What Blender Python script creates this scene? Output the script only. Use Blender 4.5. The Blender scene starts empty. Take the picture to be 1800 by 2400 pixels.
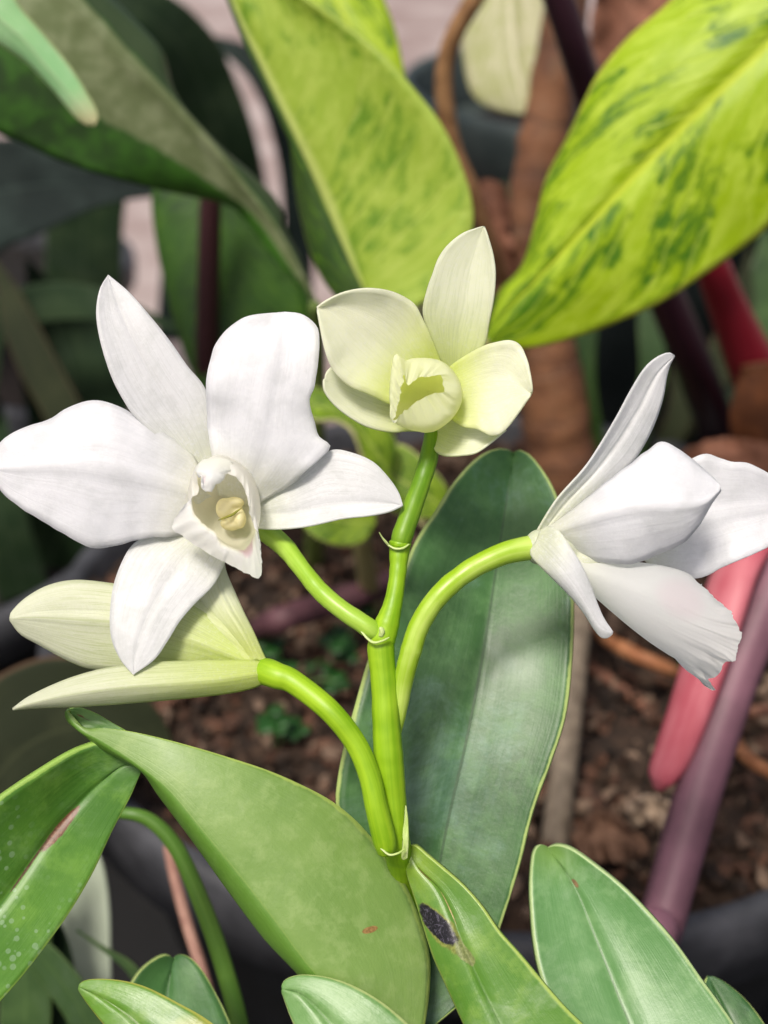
import bpy, bmesh, math, random
from mathutils import Vector, noise
R = math.radians
SC = bpy.context.scene
COL = SC.collection

# ------------------------------------------------------------------ camera, sky, sun, exposure
PITCH = R(30); CAMZ = 0.35
cam_d = bpy.data.cameras.new('camera'); cam = bpy.data.objects.new('camera', cam_d); COL.objects.link(cam)
cam.location = (0, 0, CAMZ); cam.rotation_euler = (R(60), 0, 0)
cam_d.sensor_fit = 'HORIZONTAL'; cam_d.sensor_width = 36; cam_d.lens = 60
cam_d.clip_start = 0.01; cam_d.clip_end = 200
cam_d.dof.use_dof = True; cam_d.dof.focus_distance = 0.253; cam_d.dof.aperture_fstop = 15
SC.camera = cam
SUN_EL, SUN_AZ = 62, -28            # azimuth measured from behind the camera towards the left
w = bpy.data.worlds.new('World'); SC.world = w; w.use_nodes = True
wn = w.node_tree; wn.nodes.clear()
sky = wn.nodes.new('ShaderNodeTexSky'); sky.sky_type = 'NISHITA'; sky.sun_disc = False
sky.sun_elevation = R(SUN_EL); sky.sun_rotation = R(180 - SUN_AZ)
sky.air_density = 0.9; sky.dust_density = 6.0; sky.ozone_density = 0.6
bg = wn.nodes.new('ShaderNodeBackground'); bg.inputs[1].default_value = 0.083
wo = wn.nodes.new('ShaderNodeOutputWorld')
wn.links.new(sky.outputs[0], bg.inputs[0]); wn.links.new(bg.outputs[0], wo.inputs[0])
sun_d = bpy.data.lights.new('sun', 'SUN'); sun_d.energy = 2.7; sun_d.angle = R(14); sun_d.color = (1.0, .94, .85)
sun = bpy.data.objects.new('sun', sun_d); COL.objects.link(sun)
_sd = Vector((math.sin(R(SUN_AZ)) * math.cos(R(SUN_EL)), -math.cos(R(SUN_AZ)) * math.cos(R(SUN_EL)), math.sin(R(SUN_EL))))
sun.rotation_euler = _sd.to_track_quat('Z', 'Y').to_euler(); sun.location = _sd * 5
SC.view_settings.view_transform = 'Standard'; SC.view_settings.look = 'None'
SC.view_settings.gamma = 1; SC.view_settings.exposure = 0.28

# ------------------------------------------------------------------ helpers
CP, SP = math.cos(PITCH), math.sin(PITCH)
def W(u, v, d):
    """a point seen at photo position (u, v), d metres along the view axis"""
    x = (u - 900) / 3000 * d; b = (v - 1200) / 3000 * d
    return Vector((x, d * CP - b * SP, CAMZ - d * SP - b * CP))
def soil_d(v, z=-0.012):
    return (CAMZ - z) / (SP + CP * (v - 1200) / 3000)
def crop(ox, oy, k):
    return lambda *pts: [(ox + x * k, oy + y * k) for x, y in pts]
c1 = crop(0, 600, .6028); c2 = crop(700, 500, .3617); c3 = crop(1200, 800, .4068); c4 = crop(0, 0, .5425)
c5 = crop(900, 0, .5425); c6 = crop(0, 1600, .5425); c7 = crop(800, 1600, .6028); c8 = crop(400, 1050, .1507)
px = lambda *pts: list(pts)

def cat(p, t):
    """catmull-rom through tuples p at t in 0..len-1"""
    n = len(p); i = min(int(t), n - 2); f = t - i
    a = p[i - 1] if i > 0 else tuple(2 * x - y for x, y in zip(p[0], p[1]))
    b, c = p[i], p[i + 1]
    e = p[i + 2] if i + 2 < n else tuple(2 * x - y for x, y in zip(c, b))
    return tuple(.5 * (2 * y + (z - x) * f + (2 * x - 5 * y + 4 * z - q) * f * f + (3 * y - x - 3 * z + q) * f ** 3)
                 for x, y, z, q in zip(a, b, c, e))
def resample(p, n, closed=False):
    p = [tuple(map(float, q)) for q in p]
    if closed: q = p + [p[0], p[1]]; m = len(p)
    else: q = p; m = len(p) - 1
    if closed:
        q = [p[-1]] + p + [p[0], p[1]]
        dense = [cat(q, 1 + m * i / (m * 14)) for i in range(m * 14 + 1)]
    else:
        dense = [cat(q, m * i / (m * 14)) for i in range(m * 14 + 1)]
    L = [0]
    for a, b in zip(dense, dense[1:]): L.append(L[-1] + math.dist(a[:2], b[:2]) + 1e-6)
    out = []; j = 0
    for i in range(n):
        s = L[-1] * i / (n if closed else n - 1)
        while j < len(L) - 2 and L[j + 1] < s: j += 1
        f = (s - L[j]) / (L[j + 1] - L[j]); f = min(max(f, 0), 1)
        out.append(tuple(x + (y - x) * f for x, y in zip(dense[j], dense[j + 1])))
    return out
def prof(v, t):
    if not isinstance(v, (list, tuple)): return v
    return cat([(x,) for x in v], t * (len(v) - 1))[0]

def link(o, parent=None, label=None, kind=None):
    COL.objects.link(o)
    if parent is not None:
        o.parent = parent
        k = Vector((0, 0, 0)); q = parent
        while q is not None: k += q.location; q = q.parent
        if o.type == 'MESH': o.data.transform(__import__('mathutils').Matrix.Translation(-k))
    if label: o['label'] = label
    if kind: o['kind'] = kind
    return o
def grid_mesh(name, rows, uvs, mat, parent=None, closed=False, thick=0, label=None, subd=0):
    nt, ns = len(rows), len(rows[0]); vs = [p for r in rows for p in r]; fs = []; fu = []
    for i in range(nt - 1):
        for j in range(ns if closed else ns - 1):
            k = (j + 1) % ns
            fs.append((i * ns + j, i * ns + k, (i + 1) * ns + k, (i + 1) * ns + j))
            u0, u1 = j / (ns if closed else ns - 1), (j + 1) / (ns if closed else ns - 1)
            fu += [(u0, i / (nt - 1)), (u1, i / (nt - 1)), (u1, (i + 1) / (nt - 1)), (u0, (i + 1) / (nt - 1))]
    me = bpy.data.meshes.new(name); me.from_pydata([tuple(v) for v in vs], [], fs); me.update()
    uv = me.uv_layers.new(name='UVMap')
    for i, q in enumerate(fu): uv.data[i].uv = q
    me.polygons.foreach_set('use_smooth', [True] * len(me.polygons))
    me.materials.append(mat)
    o = bpy.data.objects.new(name, me); link(o, parent, label)
    if thick:
        m = o.modifiers.new('thickness', 'SOLIDIFY'); m.thickness = thick; m.offset = 0; m.use_even_offset = False
    return o
def ribbon(name, L, M, Rr, d0, dep, mat, parent, edge=(0, 0), crease=.4, ripple=0, freq=5, seed=0, thick=.0004,
           nt=56, ns=17, wob=0, label=None, groove=0, curl=0):
    """a blade: left edge, midrib and right edge traced in the photo, depth profile dep in mm from d0 (m)"""
    L, M, Rr = resample(L, nt), resample(M, nt), resample(Rr, nt); rows = []
    for i in range(nt):
        t = i / (nt - 1); env = math.sin(math.pi * min(max(t, .0), 1)) ** .5 if 0 < t < 1 else 0; row = []
        for j in range(ns):
            s = j / (ns - 1); q = 2 * s - 1; a = abs(q)
            l, m, r = L[i], M[i], Rr[i]
            wl, wm, wr = (2 * s - 1) * (s - 1), 4 * s * (1 - s), s * (2 * s - 1)
            if s < .5: pl, pm, pr = 1 - 2 * s, 2 * s, 0
            else: pl, pm, pr = 0, 2 - 2 * s, 2 * s - 1
            k = crease
            wl, wm, wr = wl * (1 - k) + pl * k, wm * (1 - k) + pm * k, wr * (1 - k) + pr * k
            u = l[0] * wl + m[0] * wm + r[0] * wr; v = l[1] * wl + m[1] * wm + r[1] * wr
            e = prof(edge[0] if q < 0 else edge[1], t)
            d = prof(dep, t) + e * env * a ** 1.8 + groove * env * math.exp(-(q / .09) ** 2)
            side = -1 if q < 0 else 1
            if ripple: d += ripple * env * a ** 2 * (noise.noise((t * freq, side * 3.3, seed)) * 1.6 + .5 * noise.noise((t * freq * 2.3, side * 7.3, seed + 9)))
            d += .25 * min(1, env) * noise.noise((t * 4 + seed, q * 2.2, seed * 1.7)) * (abs(ripple) + .6)
            if wob:
                nv = noise.noise((t * freq * 3.1, side * 4.7, seed + 3)) * wob * env * a ** 3
                nx, ny = (r[0] - l[0]), (r[1] - l[1]); nn = math.hypot(nx, ny) + 1e-6
                u += side * nx / nn * nv; v += side * ny / nn * nv
            row.append(W(u, v, d0 + d / 1000))
        rows.append(row)
    return grid_mesh(name, rows, None, mat, parent, thick=thick, label=label)
def tube3(name, P, mat, parent=None, ns=16, label=None, n=None, lump=0, seed=0, flat=1.0):
    """P: list of (x,y,z,r) in world space"""
    n = n or max(12, len(P) * 9)
    Q = [cat([tuple(p) for p in P], (len(P) - 1) * i / (n - 1)) for i in range(n)]
    pts = [Vector(q[:3]) for q in Q]; rows = []; prev = None
    for i, p in enumerate(pts):
        tg = (pts[min(i + 1, n - 1)] - pts[max(i - 1, 0)]).normalized()
        if prev is None:
            prev = tg.cross(Vector((0, .5, .86)))
            if prev.length < .1: prev = tg.cross(Vector((1, 0, 0)))
            prev.normalize()
        a = (prev - tg * prev.dot(tg)).normalized(); b = tg.cross(a); prev = a
        r = max(Q[i][3], 1e-5)
        if lump: r *= 1 + lump * noise.noise((i * .35, seed, 0))
        rows.append([p + (a * math.cos(x) + b * math.sin(x) * flat) * r * (1 + (lump * .5 * noise.noise((i * .3, math.cos(x), math.sin(x) + seed)) if lump else 0))
                     for x in [2 * math.pi * j / ns for j in range(ns)]])
    r0 = [pts[0] + (q - pts[0]) * .4 for q in rows[0]]; r1 = [pts[-1] + (q - pts[-1]) * .5 for q in rows[-1]]
    e = (pts[-1] - pts[-2]).normalized() * Q[-1][3] * .5; r1 = [q + e for q in r1]
    c0 = [pts[0]] * ns; c1_ = [pts[-1] + e * 1.2] * ns
    return grid_mesh(name, [c0, r0] + rows + [r1, c1_], None, mat, parent, closed=True, label=label)
def tube(name, pts, mat, parent=None, **k):
    """pts: (u, v, depth m, half width px)"""
    return tube3(name, [(*W(u, v, d), h / 3000 * d) for u, v, d, h in pts], mat, parent, **k)
def F(mm): return .25 + mm / 1000
def loft(name, rings, mat, parent, n=64, m=40, thick=0, crinkle=0, seed=0, label=None, cpow=3, jf=1):
    """rings: lists of (u,v,mm) closed outlines, back to front"""
    RR = [resample(r, n, closed=True) for r in rings]; rows = []
    for i in range(m):
        t = (len(RR) - 1) * i / (m - 1); row = []
        for j in range(n):
            q = cat([r[j] for r in RR], t); k = (i / (m - 1)) ** cpow * crinkle
            du = k * (noise.noise((j * .5 * jf, i * .12, seed)) * 9 + (noise.noise((j * .6, i * .3, seed + 1)) * 4 if jf < 1 else 0)); dv = k * (noise.noise((j * .5 * jf, i * .12, seed + 5)) * 9 + (noise.noise((j * .6, i * .3, seed + 6)) * 4 if jf < 1 else 0))
            dd = k * (noise.noise((j * .33 * jf, i * .1, seed + 8)) * 1.6 + noise.noise((j * .85, 0, seed + 2)) * .8)
            row.append(W(q[0] + du, q[1] + dv, F(q[2] + dd)))
        rows.append(row)
    ctr = sum(rows[0], Vector((0, 0, 0))) / n; rows.insert(0, [ctr] * n)
    return grid_mesh(name, rows, None, mat, parent, closed=True, thick=thick, label=label)
def thing(name, label, cat_, loc, group=None):
    o = bpy.data.objects.new(name, None); COL.objects.link(o); o.location = loc; o.empty_display_size = .02
    o['label'] = label; o['category'] = cat_
    if group: o['group'] = group
    return o
def tag(o, label, cat_, group=None):
    o['label'] = label; o['category'] = cat_
    if group: o['group'] = group
    return o

# ------------------------------------------------------------------ materials
def lin(h):
    if isinstance(h, str):
        c = [int(h[i:i + 2], 16) / 255 for i in (0, 2, 4)]
        return tuple((x / 12.92 if x <= .04045 else ((x + .055) / 1.055) ** 2.4) for x in c) + (1,)
    return tuple(h) + (1,) if len(h) == 3 else h
class N:
    def __init__(s, name):
        s.m = bpy.data.materials.new(name); s.m.use_nodes = True; s.t = s.m.node_tree; s.t.nodes.clear()
        s.out = s.t.nodes.new('ShaderNodeOutputMaterial')
    def n(s, ty, **k):
        o = s.t.nodes.new('ShaderNode' + ty)
        for a, b in k.items():
            if a.startswith('_'): setattr(o, a[1:], b)
            else: s.set(o.inputs[a.replace('__', ' ')], b)
        return o
    def set(s, i, b):
        if isinstance(b, bpy.types.NodeSocket): s.t.links.new(b, i)
        elif b is not None: i.default_value = b
    def math(s, op, a, b=None, c=None, clamp=False):
        o = s.t.nodes.new('ShaderNodeMath'); o.operation = op; o.use_clamp = clamp
        s.set(o.inputs[0], a)
        if b is not None: s.set(o.inputs[1], b)
        if c is not None: s.set(o.inputs[2], c)
        return o.outputs[0]
    def mix(s, f, a, b):
        o = s.t.nodes.new('ShaderNodeMix'); o.data_type = 'RGBA'; s.set(o.inputs[0], f); s.set(o.inputs[6], a); s.set(o.inputs[7], b)
        return o.outputs[2]
    def step(s, x, a, b):
        o = s.t.nodes.new('ShaderNodeMapRange'); o.interpolation_type = 'SMOOTHSTEP'
        s.set(o.inputs[0], x); s.set(o.inputs[1], a); s.set(o.inputs[2], b); return o.outputs[0]
    def noise(s, vec, scale, detail=3, rough=.55, dist=0):
        o = s.t.nodes.new('ShaderNodeTexNoise'); s.set(o.inputs['Vector'], vec); o.inputs['Scale'].default_value = scale
        o.inputs['Detail'].default_value = detail; o.inputs['Roughness'].default_value = rough; o.inputs['Distortion'].default_value = dist
        return o.outputs[0]
    def vec(s, x, y, z=0):
        o = s.t.nodes.new('ShaderNodeCombineXYZ'); s.set(o.inputs[0], x); s.set(o.inputs[1], y); s.set(o.inputs[2], z); return o.outputs[0]
    def coords(s):
        tc = s.t.nodes.new('ShaderNodeTexCoord'); sp = s.t.nodes.new('ShaderNodeSeparateXYZ'); s.t.links.new(tc.outputs['UV'], sp.inputs[0])
        return tc.outputs['Object'], sp.outputs[0], sp.outputs[1]
    def bump(s, h, st, dist=.0002):
        o = s.t.nodes.new('ShaderNodeBump'); s.set(o.inputs['Height'], h); o.inputs['Strength'].default_value = st; o.inputs['Distance'].default_value = dist
        return o.outputs[0]
    def done(s, col, rough=.5, nrm=None, spec=.5, trans=0, tcol=None, sss=0, coat=0):
        p = s.t.nodes.new('ShaderNodeBsdfPrincipled'); s.set(p.inputs['Base Color'], col); s.set(p.inputs['Roughness'], rough)
        p.inputs['Specular IOR Level'].default_value = spec
        if coat: p.inputs['Coat Weight'].default_value = coat; p.inputs['Coat Roughness'].default_value = .25
        if nrm is not None: s.set(p.inputs['Normal'], nrm)
        if sss:
            p.inputs['Subsurface Weight'].default_value = sss; p.inputs['Subsurface Radius'].default_value = (1, 1, .8)
            p.inputs['Subsurface Scale'].default_value = .0015
        sh = p.outputs[0]
        if trans:
            t = s.t.nodes.new('ShaderNodeBsdfTranslucent'); s.set(t.inputs[0], tcol if tcol is not None else col)
            if nrm is not None: s.set(t.inputs['Normal'], nrm)
            x = s.t.nodes.new('ShaderNodeMixShader'); x.inputs[0].default_value = trans
            s.t.links.new(p.outputs[0], x.inputs[1]); s.t.links.new(t.outputs[0], x.inputs[2]); sh = x.outputs[0]
        s.t.links.new(sh, s.out.inputs[0]); return s.m

def petal_mat(name, col, base, base_t=(0, .5), vein=(.62, .66, .6), veinamt=.25, tip=None, flip=False, rough=.42, mott=.5, trans=.42, nv=16):
    """petal: colour fades to base colour towards t=0; fine veins run lengthwise"""
    k = N(name); ob, s, t = k.coords()
    a = k.math('ABSOLUTE', k.math('SUBTRACT', s, .5))
    c = k.mix(k.step(t, *base_t), lin(base), lin(col))
    if tip: c = k.mix(k.step(t, .78, 1.0), c, lin(tip))
    # veins converge at both ends because they follow the blade's own coordinates
    vn = k.noise(k.vec(k.math('MULTIPLY', s, nv), k.math('MULTIPLY', t, 1.2)), 1.0, 3, .6, .2)
    vv = k.step(k.math('ABSOLUTE', k.math('SUBTRACT', vn, .5)), .045, .0)
    vv = k.math('MULTIPLY', vv, k.step(t, 1.0, .55))
    midr = k.step(a, .022, .004)
    vv = k.math('MAXIMUM', vv, k.math('MULTIPLY', midr, .8))
    c = k.mix(k.math('MULTIPLY', vv, veinamt), c, lin(vein))
    m1 = k.noise(ob, 1300, 4, .75); m2 = k.noise(ob, 190, 3, .6)
    c = k.mix(k.math('MULTIPLY', k.step(m1, .48, .66), mott * .42), c, (.95, .96, .98, 1))
    c = k.mix(k.math('MULTIPLY', k.step(m2, .45, .68), mott * .15), c, lin(vein))
    h = k.math('ADD', k.math('MULTIPLY', m1, .6), k.math('ADD', k.math('MULTIPLY', m2, 1.5), k.math('MULTIPLY', vn, 1.2)))
    return k.done(c, rough, k.bump(h, .28, .0004), spec=.4, trans=trans, tcol=c)
M_white = petal_mat('white_petal', 'f3f4f8', 'eeefe0', (0, .35), vein=(.55, .57, .57), veinamt=.10, mott=1.3)
M_white2 = petal_mat('white_sepal', 'f0f1f3', 'e8ecd2', (0, .45), vein=(.5, .53, .5), veinamt=.2, mott=1.3)
M_lip = petal_mat('white_lip', 'f6f6fb', 'ebe9c4', (.25, .75), veinamt=.08, trans=.22)
M_cream = petal_mat('cream_petal', 'f8fae2', 'e6f088', (.0, .6), vein=(.6, .66, .35), veinamt=.12)
M_cream_s = petal_mat('cream_sepal', 'f6f9e2', 'e6efa0', (0, .6), vein=(.55, .62, .35), veinamt=.22, nv=11)
M_creamlip = petal_mat('cream_lip', 'f3f6d8', 'cfd83a', (.3, .85), veinamt=.08, trans=.22)
M_back = petal_mat('greenish_sepal_back', 'e4e8d0', 'cfdf72', (0, .75), vein=(.50, .58, .22), veinamt=.5, nv=20, mott=.3)
M_back2 = petal_mat('greenish_petal_back', 'e9edd6', 'd4e080', (0, .8), vein=(.6, .66, .3), veinamt=.35, nv=12, mott=.3)

def stem_mat(name, col, col2, rough=.38, stripe=5, spec=.5, sc=250, trans=.12, bump=.12):
    k = N(name); ob, s, t = k.coords()
    ang = k.math('MULTIPLY', s, 2 * math.pi)
    vn = k.noise(k.vec(k.math('MULTIPLY', k.math('COSINE', ang), stripe * .3), k.math('MULTIPLY', k.math('SINE', ang), stripe * .3), k.math('MULTIPLY', t, 2)), 1.0, 3, .6)
    n2 = k.noise(ob, sc, 4, .6); n3 = k.noise(ob, sc * .2, 3)
    c = k.mix(k.step(k.math('ADD', k.math('MULTIPLY', vn, .45), k.math('MULTIPLY', n3, .55)), .36, .64), lin(col), lin(col2))
    c = k.mix(k.math('MULTIPLY', k.step(n2, .55, .8), .35), c, lin(col2))
    return k.done(c, rough, k.bump(k.math('ADD', vn, k.math('MULTIPLY', n2, .6)), bump, .0004), spec=spec, trans=trans)
M_stem = stem_mat('flower_stem_green', '7fb00e', 'aed62c', .42, sc=350, trans=.2)
M_ped = stem_mat('flower_stalk_pale_green', '96c42a', 'b9dc5c', .33, sc=350, trans=.2)
M_pedr = stem_mat('flower_stalk_lime', '9fc81c', 'cbe470', .33, sc=350, trans=.2)
M_bract = stem_mat('papery_bract', 'b6d070', 'd5e2a4', .5, sc=500)

def leaf_mat(name, base, dark, light, edge, mid, rough=.33, trans=.18, groove=True, dust=.3, dustcol='a9b9a8', spots=(), drops=0,
             midw=.02, edgew=.035, sc=120, yel=None, yelr=(0, .3), half=None, spec=.5, veinc=0.1):
    k = N(name); ob, s, t = k.coords()
    q = k.math('ABSOLUTE', k.math('SUBTRACT', s, .5))
    n1 = k.noise(ob, sc * .35, 4, .6); n2 = k.noise(ob, sc * 2, 5, .65); n3 = k.noise(ob, sc * 8, 4, .7)
    c = k.mix(k.step(n1, .35, .65), lin(base), lin(dark))
    c = k.mix(k.math('MULTIPLY', k.step(n2, .45, .7), .55), c, lin(light))
    vn = k.noise(k.vec(k.math('MULTIPLY', s, 26), k.math('MULTIPLY', t, 1.6), 3), 1.0, 3, .6, .3)
    c = k.mix(k.math('MULTIPLY', k.step(vn, .5, .68), veinc), c, lin(light))
    if half:   # the two halves of the blade differ
        c = k.mix(k.math('MULTIPLY', k.step(s, .53, .47), .85), c, lin(half))
    if yel: c = k.mix(k.math('MULTIPLY', k.step(k.math('ADD', t, k.math('MULTIPLY', n1, .3)), yelr[1] + .15, yelr[0] + .15), .85), c, lin(yel))
    if dust:
        dn = k.noise(ob, sc * .6, 6, .75, .6)
        c = k.mix(k.math('MULTIPLY', k.step(dn, .48, .72), dust), c, lin(dustcol))
        c = k.mix(k.math('MULTIPLY', k.step(n3, .62, .8), dust * .6), c, lin(dustcol))
    fv = k.noise(k.vec(k.math('MULTIPLY', s, 95), k.math('MULTIPLY', t, 2.5), 1), 1.0, 2, .5)
    c = k.mix(k.math('MULTIPLY', k.step(fv, .5, .72), .16), c, lin(dark))
    c = k.mix(k.math('MULTIPLY', k.step(n3, .55, .75), .22), c, lin(dark))
    c = k.mix(k.math('MULTIPLY', k.step(q, midw, midw * .3), .7), c, lin(mid))
    qe = k.math('ADD', q, k.math('MULTIPLY', k.math('SUBTRACT', n2, .5), .025))
    c = k.mix(k.math('MULTIPLY', k.step(qe, .5 - edgew, .5 - edgew * .35), .8), c, lin(edge))
    rgh = k.math('ADD', rough - .08, k.math('MULTIPLY', n2, .2))
    if drops:
        vo = k.n('TexVoronoi', Vector=ob, Scale=drops); vo.inputs['Randomness'].default_value = 1
        sz = k.math('MULTIPLY', k.noise(ob, drops * .3, 2), .62)
        ring = k.step(vo.outputs['Distance'], sz, k.math('MULTIPLY', sz, .75))
        msk = k.math('MULTIPLY', k.math('MULTIPLY', ring, k.step(k.noise(ob, 60, 2), .42, .58)), k.step(k.math('ADD', t, k.math('MULTIPLY', s, .25)), .42, .62))
        c = k.mix(k.math('MULTIPLY', msk, .28), c, lin('b7d0b4'))
    for (ss, tt, rs, rt, cc, slant) in spots:
        ds = k.math('DIVIDE', k.math('SUBTRACT', k.math('SUBTRACT', s, ss), k.math('MULTIPLY', k.math('SUBTRACT', t, tt), slant)), rs)
        dt = k.math('DIVIDE', k.math('SUBTRACT', t, tt), rt)
        rr = k.math('ADD', k.math('ADD', k.math('MULTIPLY', ds, ds), k.math('MULTIPLY', dt, dt)), k.math('MULTIPLY', k.math('SUBTRACT', k.noise(ob, 500, 4, .7), .5), .9))
        hv = k.noise(ob, 1400, 3, .7)
        cs = k.mix(k.step(hv, .4, .65), lin(cc), tuple(x * 1.5 + .012 for x in lin(cc)[:3]) + (1,)) if cc != '1d1a22' else k.mix(k.step(k.noise(ob, 900, 4, .75, 1.5), .5, .62), lin(cc), lin('5c5866'))
        c = k.mix(k.step(rr, 1.0, .7), c, cs)
    h = k.math('ADD', k.math('MULTIPLY', n2, .8), k.math('ADD', k.math('MULTIPLY', n3, .25), k.math('ADD', k.math('MULTIPLY', vn, .35), k.math('MULTIPLY', fv, .3))))
    return k.done(c, rgh, k.bump(h, .35, .0004), spec=spec, trans=trans, tcol=k.mix(.5, c, lin(light)), coat=.12 if spec >= .5 else 0)
def varieg_mat(name, base, dark, pale, edge, mid, midw=.03, sl=1.1, amt=.8, sc=1.0, rough=.42, seed=0, half=None, trans=.28, halfr=False):
    """lime blade with dark green flecks lying between slanted side veins"""
    k = N(name); ob, s, t = k.coords()
    q = k.math('ABSOLUTE', k.math('SUBTRACT', s, .5)); sgn = k.step(s, .49, .51)
    along = k.math('SUBTRACT', t, k.math('MULTIPLY', q, sl * .45))
    ve = k.vec(k.math('ADD', k.math('MULTIPLY', along, 8.5 * sc), seed), k.math('MULTIPLY', q, 3.2), k.math('ADD', k.math('MULTIPLY', sgn, 7), seed))
    n1 = k.noise(ve, 1.0, 8, .66, .8)
    n2 = k.noise(ob, 40, 4, .65, .5); n3 = k.noise(ve, 3.4, 7, .7, .4)
    f = k.step(k.math('ADD', k.math('MULTIPLY', n1, .55), k.math('MULTIPLY', n2, .45)), .475, .535)
    c = k.mix(k.math('MULTIPLY', k.step(n3, .4, .65), .6), lin(base), lin(pale))
    c = k.mix(k.math('MULTIPLY', f, amt), c, k.mix(k.step(n3, .4, .62), lin(dark), lin(base)))
    fr = k.math('FRACT', k.math('ADD', k.math('MULTIPLY', along, 15 * sc), k.math('ADD', k.math('MULTIPLY', n2, .9), k.math('MULTIPLY', sgn, .5))))
    vl = k.math('MULTIPLY', k.step(k.math('ABSOLUTE', k.math('SUBTRACT', fr, .5)), .085, .02), k.step(n1, .35, .6))
    c = k.mix(k.math('MULTIPLY', vl, .6), c, lin(pale))
    if half: c = k.mix(k.math('MULTIPLY', k.step(s, .47, .53) if halfr else k.step(s, .53, .47), .9), c, k.mix(k.step(n3, .5, .7), lin(half), lin(dark)))
    c = k.mix(k.math('MULTIPLY', k.step(q, midw, midw * .35), .85), c, lin(mid))
    c = k.mix(k.math('MULTIPLY', k.step(q, .472, .49), .8), c, lin(edge))
    n4 = k.noise(ob, 200, 4, .6)
    return k.done(c, rough, k.bump(k.math('ADD', k.math('MULTIPLY', vl, -.8), k.math('ADD', n3, n4)), .4, .0008), spec=.4, trans=trans, tcol=c)
def plain(name, col, col2, sc=60, rough=.6, bump=.4, dist=.001, spec=.4, detail=5, trans=0, stretch=None):
    k = N(name); ob, s, t = k.coords()
    v = ob
    if stretch:
        mp = k.n('Mapping', Vector=ob); mp.inputs['Scale'].default_value = stretch; v = mp.outputs[0]
    n1 = k.noise(v, sc, detail, .65); n2 = k.noise(v, sc * 5, 4, .7)
    c = k.mix(k.step(n1, .35, .68), lin(col), lin(col2)); c = k.mix(k.math('MULTIPLY', k.step(n2, .5, .75), .4), c, lin(col2))
    return k.done(c, rough, k.bump(k.math('ADD', n1, k.math('MULTIPLY', n2, .4)), bump, dist), spec=spec, trans=trans)

# ------------------------------------------------------------------ the setting: paving, big pot with soil
def disc_grid(name, cx, cy, r, z, mat, amp=0, n=90, fr=30, kind=None, parent=None, dome=0):
    vs = []; fs = []; idx = {}
    for i in range(n + 1):
        for j in range(n + 1):
            x, y = -r + 2 * r * i / n, -r + 2 * r * j / n
            rr = math.hypot(x, y)
            if rr > r * 1.02: continue
            h = 0
            for o in range(4): h += noise.noise((x * fr * 2 ** o, y * fr * 2 ** o, o + cx * 9)) / 1.6 ** o
            idx[i, j] = len(vs); vs.append((cx + x, cy + y, z + h * amp + dome * (1 - (rr / r) ** 2)))
    for i in range(n):
        for j in range(n):
            q = [(i, j), (i + 1, j), (i + 1, j + 1), (i, j + 1)]
            if all(p in idx for p in q): fs.append([idx[p] for p in q])
    me = bpy.data.meshes.new(name); me.from_pydata(vs, [], fs); me.materials.append(mat)
    me.polygons.foreach_set('use_smooth', [True] * len(me.polygons))
    return link(bpy.data.objects.new(name, me), parent, kind=kind)
M_soil = plain('damp_brown_soil', '211812', '4a382b', 90, .85, 1.0, .004)
M_paving = plain('pinkish_concrete_paving', '8f7d79', 'b0a3a0', 5, .85, .3, .002)
M_black = plain('matt_black_plastic', '17181a', '26282b', 30, .5, .15, .0005)
M_slate = plain('worn_slate_plastic', '2b3434', '48514e', 12, .5, .2, .0008)
M_rim = plain('scuffed_grey_black_plastic', '35363a', '4c4d52', 40, .55, .25, .0006)
me = bpy.data.meshes.new('paving'); me.from_pydata([(-15, -10, -.262), (15, -10, -.262), (15, 30, -.262), (-15, 30, -.262)], [], [(0, 1, 2, 3)])
me.materials.append(M_paving); link(bpy.data.objects.new('paving', me), kind='structure')
M_darksheet = plain('darkening_sheet_black', '0c0c0d', '1a1a1c', 400, .8, .4, .0006)  # black sheet added over the near paving to make the ground there dark
me = bpy.data.meshes.new('added_dark_sheet'); me.from_pydata([(-3, -2, -.258), (3, -2, -.258), (3, 1.25, -.258), (-3, 1.05, -.258)], [], [(0, 1, 2, 3)])
me.materials.append(M_darksheet); link(bpy.data.objects.new('added_dark_sheet', me), kind='structure')

def lathe(name, prof_, loc, mat, parent=None, n=96, label=None):
    rows = [[Vector((loc[0] + r * math.cos(2 * math.pi * j / n), loc[1] + r * math.sin(2 * math.pi * j / n), loc[2] + z)) for j in range(n)] for r, z in prof_]
    return grid_mesh(name, rows, None, mat, parent, closed=True, label=label)
def pot(cx, cy, r, ztop, h, label, mat=None, rim=None, lip=.035, zsoil=-.014, soil=True, group=None, name='plant_pot', cat_='pot'):
    t = thing(name, label, cat_, (cx, cy, ztop - h), group)
    b = .72
    lathe('body', [(0.001, -h + .004), (r * b - .004, -h + .004), (r * (b + .2), -lip - .03), (r - .003, -lip), (r - .003, -lip - .006), (r * (b + .19) + .002, -lip - .034), (r * b, -h), (.001, -h)], (cx, cy, ztop), mat or M_black, t)
    lathe('rim', [(r - .004, -lip), (r, -.003), (r + .002, .0), (r + .008, .001), (r + .011, -.003), (r + .012, -.010), (r + .010, -lip), (r + .004, -lip - .003), (r - .004, -lip)], (cx, cy, ztop), rim or mat or M_rim, t)
    return t
PX, PY, PR = .05, .51, .2
pot(PX, PY, PR, .006, .266, 'wide round black plant pot with scuffed grey rim, full of brown soil behind the orchid')
disc_grid('soil', PX, PY, PR - .002, -.010, M_soil, amp=.006, n=150, fr=28, kind='structure')

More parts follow.
